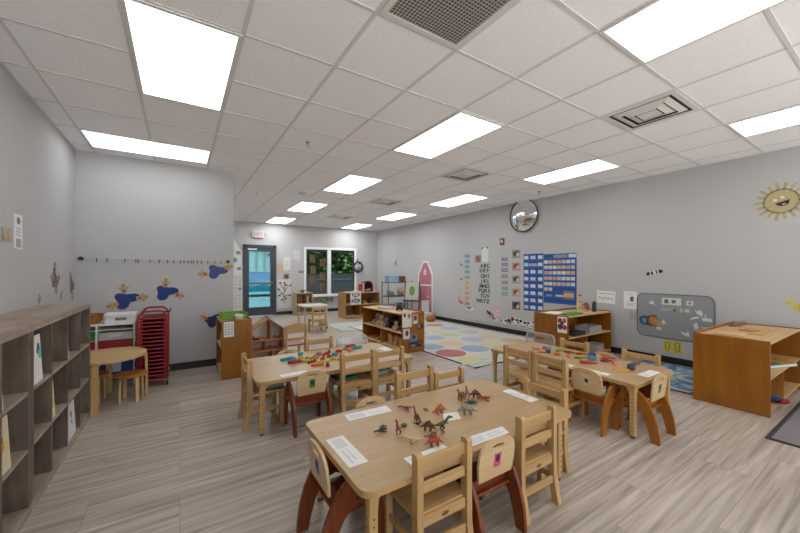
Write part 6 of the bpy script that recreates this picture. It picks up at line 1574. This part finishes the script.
for x in (-1.28, 1.3):
    for y in (-0.01, 1.45):
        wl = obj('wheel', MB().cyl((0, 0, 0), 0.32, 0.18, T(x, y + 0.17, 0.32) @ RX(PI / 2), 20), BLACK, t)
        obj('hubcap', MB().cyl((0, 0, 0), 0.19, 0.01, T(x, y - 0.008, 0.32) @ RX(PI / 2), 16), STEEL, wl)
t = thing('board_fence', 'dark board fence in front of the trees outside the window', 'fence', T(7.0, 15.2, GY))
obj('fence_boards', MB().bx(-2.9, 4.6, 0, 0.04, 0.05, 1.30), wood('252d33', '1a2127', 'z', 0.8, 9), t)
for x in (-2.8, -0.95, 0.9, 2.75, 4.5): obj('fence_post', MB().bx(x - 0.05, x + 0.05, 0.04, 0.14, 0, 1.4), pm('2d353b', 0.8, 0.1), t)
obj('fence_rail', MB().bx(-2.9, 4.6, -0.03, 0.0, 0.3, 0.38).bx(-2.9, 4.6, -0.03, 0.0, 1.0, 1.08), pm('39434a', 0.8, 0.1), t)
def leaf_mat(c1, c2, key):
    m, nt, b, out_ = newmat(key)
    n = nt.nodes.new('ShaderNodeTexNoise'); n.inputs['Scale'].default_value = 1.3; n.inputs['Detail'].default_value = 4
    nt.links.new(coords(nt, (1, 1, 1)), n.inputs['Vector'])
    nt.links.new(ramp(nt, n.outputs['Fac'], [(0.35, lin(c1)), (0.68, lin(c2))]), b.inputs['Base Color'])
    b.inputs['Roughness'].default_value = 0.7
    return m
LEAF = [leaf_mat('16301a', '3a6226', 'dark_foliage'), leaf_mat('28521f', '6a9a3a', 'bright_foliage')]
def crown_mesh(seed, n=1500):
    rnd = random.Random(seed); mb = MB()
    lobes = [(rnd.uniform(-0.9, 0.9), rnd.uniform(-0.7, 0.7), rnd.uniform(-1.6, 1.8), rnd.uniform(0.7, 1.15)) for _ in range(11)]
    for k in range(n):
        lx, ly, lz, lr = lobes[k % 11]
        d_ = Vector((rnd.gauss(0, 1), rnd.gauss(0, 1), rnd.gauss(0, 1))).normalized() * lr * rnd.uniform(0.65, 1.0)
        c = Vector((lx, ly, lz)) + d_
        s = rnd.uniform(0.10, 0.19)
        Mx = Matrix.Translation(c) @ Matrix.Rotation(rnd.uniform(0, 6.28), 4, 'Z') @ Matrix.Rotation(rnd.uniform(-1.2, 1.2), 4, 'X')
        vs = [mb.bm.verts.new(Mx @ Vector(p)) for p in ((-s, 0, 0), (0, -s * 0.6, 0.02), (s, 0, 0), (0, s * 0.6, 0.02))]
        mb.bm.faces.new(vs)
    return mb
tree0 = {}
def tree(label, x, y, h_, kind, sc=1.0):
    M = T(x, y, GY) @ Matrix.Diagonal((sc, sc, sc, 1))
    if kind not in tree0:
        t = tree0[kind] = thing('garden_tree', label, 'tree', M, 'trees outside the window')
        obj('tree_trunk', MB().tube([(0, 0, 0), (0.05, 0, 1.2), (-0.05, 0.05, 2.6), (0, 0, 4.0)], [0.16, 0.13, 0.1, 0.05], 8), pm('4f4234', 0.9, 0.2), t)
        o = obj('crown', crown_mesh(11 + kind), LEAF[kind], t, T(0, 0, 2.7))
    else: dup(tree0[kind], M, label)
tree('dark leafy tree behind the fence nearest the door side of the window', 6.1, 16.6, 4, 0)
tree('dark leafy tree behind the fence, second from the door side', 7.3, 17.6, 4, 0, 1.15)
tree('bright green tree in the middle of the window view', 8.2, 17.2, 4, 1, 1.05)
tree('bright green tree behind the clock side of the window', 9.2, 16.8, 4, 1, 0.95)
tree('dark leafy tree at the clock side of the window', 9.9, 18.4, 4, 0, 1.3)
tree('tall dark tree far behind the others', 10.6, 25.0, 4, 0, 2.2)
tree('tall dark tree far back on the door side', 8.2, 25.5, 4, 0, 2.0)
tree('tall bright tree far back on the clock side', 11.4, 21.5, 4, 1, 1.9)

# ------------------------------------------------------------------ daylight and camera
wd = bpy.data.worlds.new('daylight'); scn.world = wd; wd.use_nodes = True
bg = wd.node_tree.nodes['Background']
bg.inputs[0].default_value = (0.86, 0.93, 1.0, 1); bg.inputs[1].default_value = 2.0
sl = bpy.data.lights.new('sun', 'SUN'); sl.energy = 20.0; sl.angle = 0.02; sl.color = (1.0, 0.985, 0.96)
so = bpy.data.objects.new('sun', sl); COL.objects.link(so); so.rotation_euler = (R(30), R(-8), 0)

cam = bpy.data.cameras.new('camera'); co = bpy.data.objects.new('camera', cam); COL.objects.link(co)
cam.sensor_width = 36.0; cam.lens = 36.0 * 340.25 / 800.0
cam.shift_y = 4.45 / 800.0; cam.clip_start = 0.02; cam.clip_end = 200
co.location = (0, 0, 1.38); co.rotation_euler = (PI / 2, 0, -0.5746)
scn.camera = co
scn.view_settings.view_transform = 'Standard'
scn.view_settings.look = 'None'
scn.view_settings.gamma = 1.0
scn.view_settings.use_curve_mapping = False
scn.view_settings.exposure = 0.22
scn.cycles.use_denoising = True
scn.cycles.max_bounces = 10
scn.cycles.diffuse_bounces = 6
scn.cycles.transparent_max_bounces = 16
scn.cycles.sample_clamp_indirect = 6.0
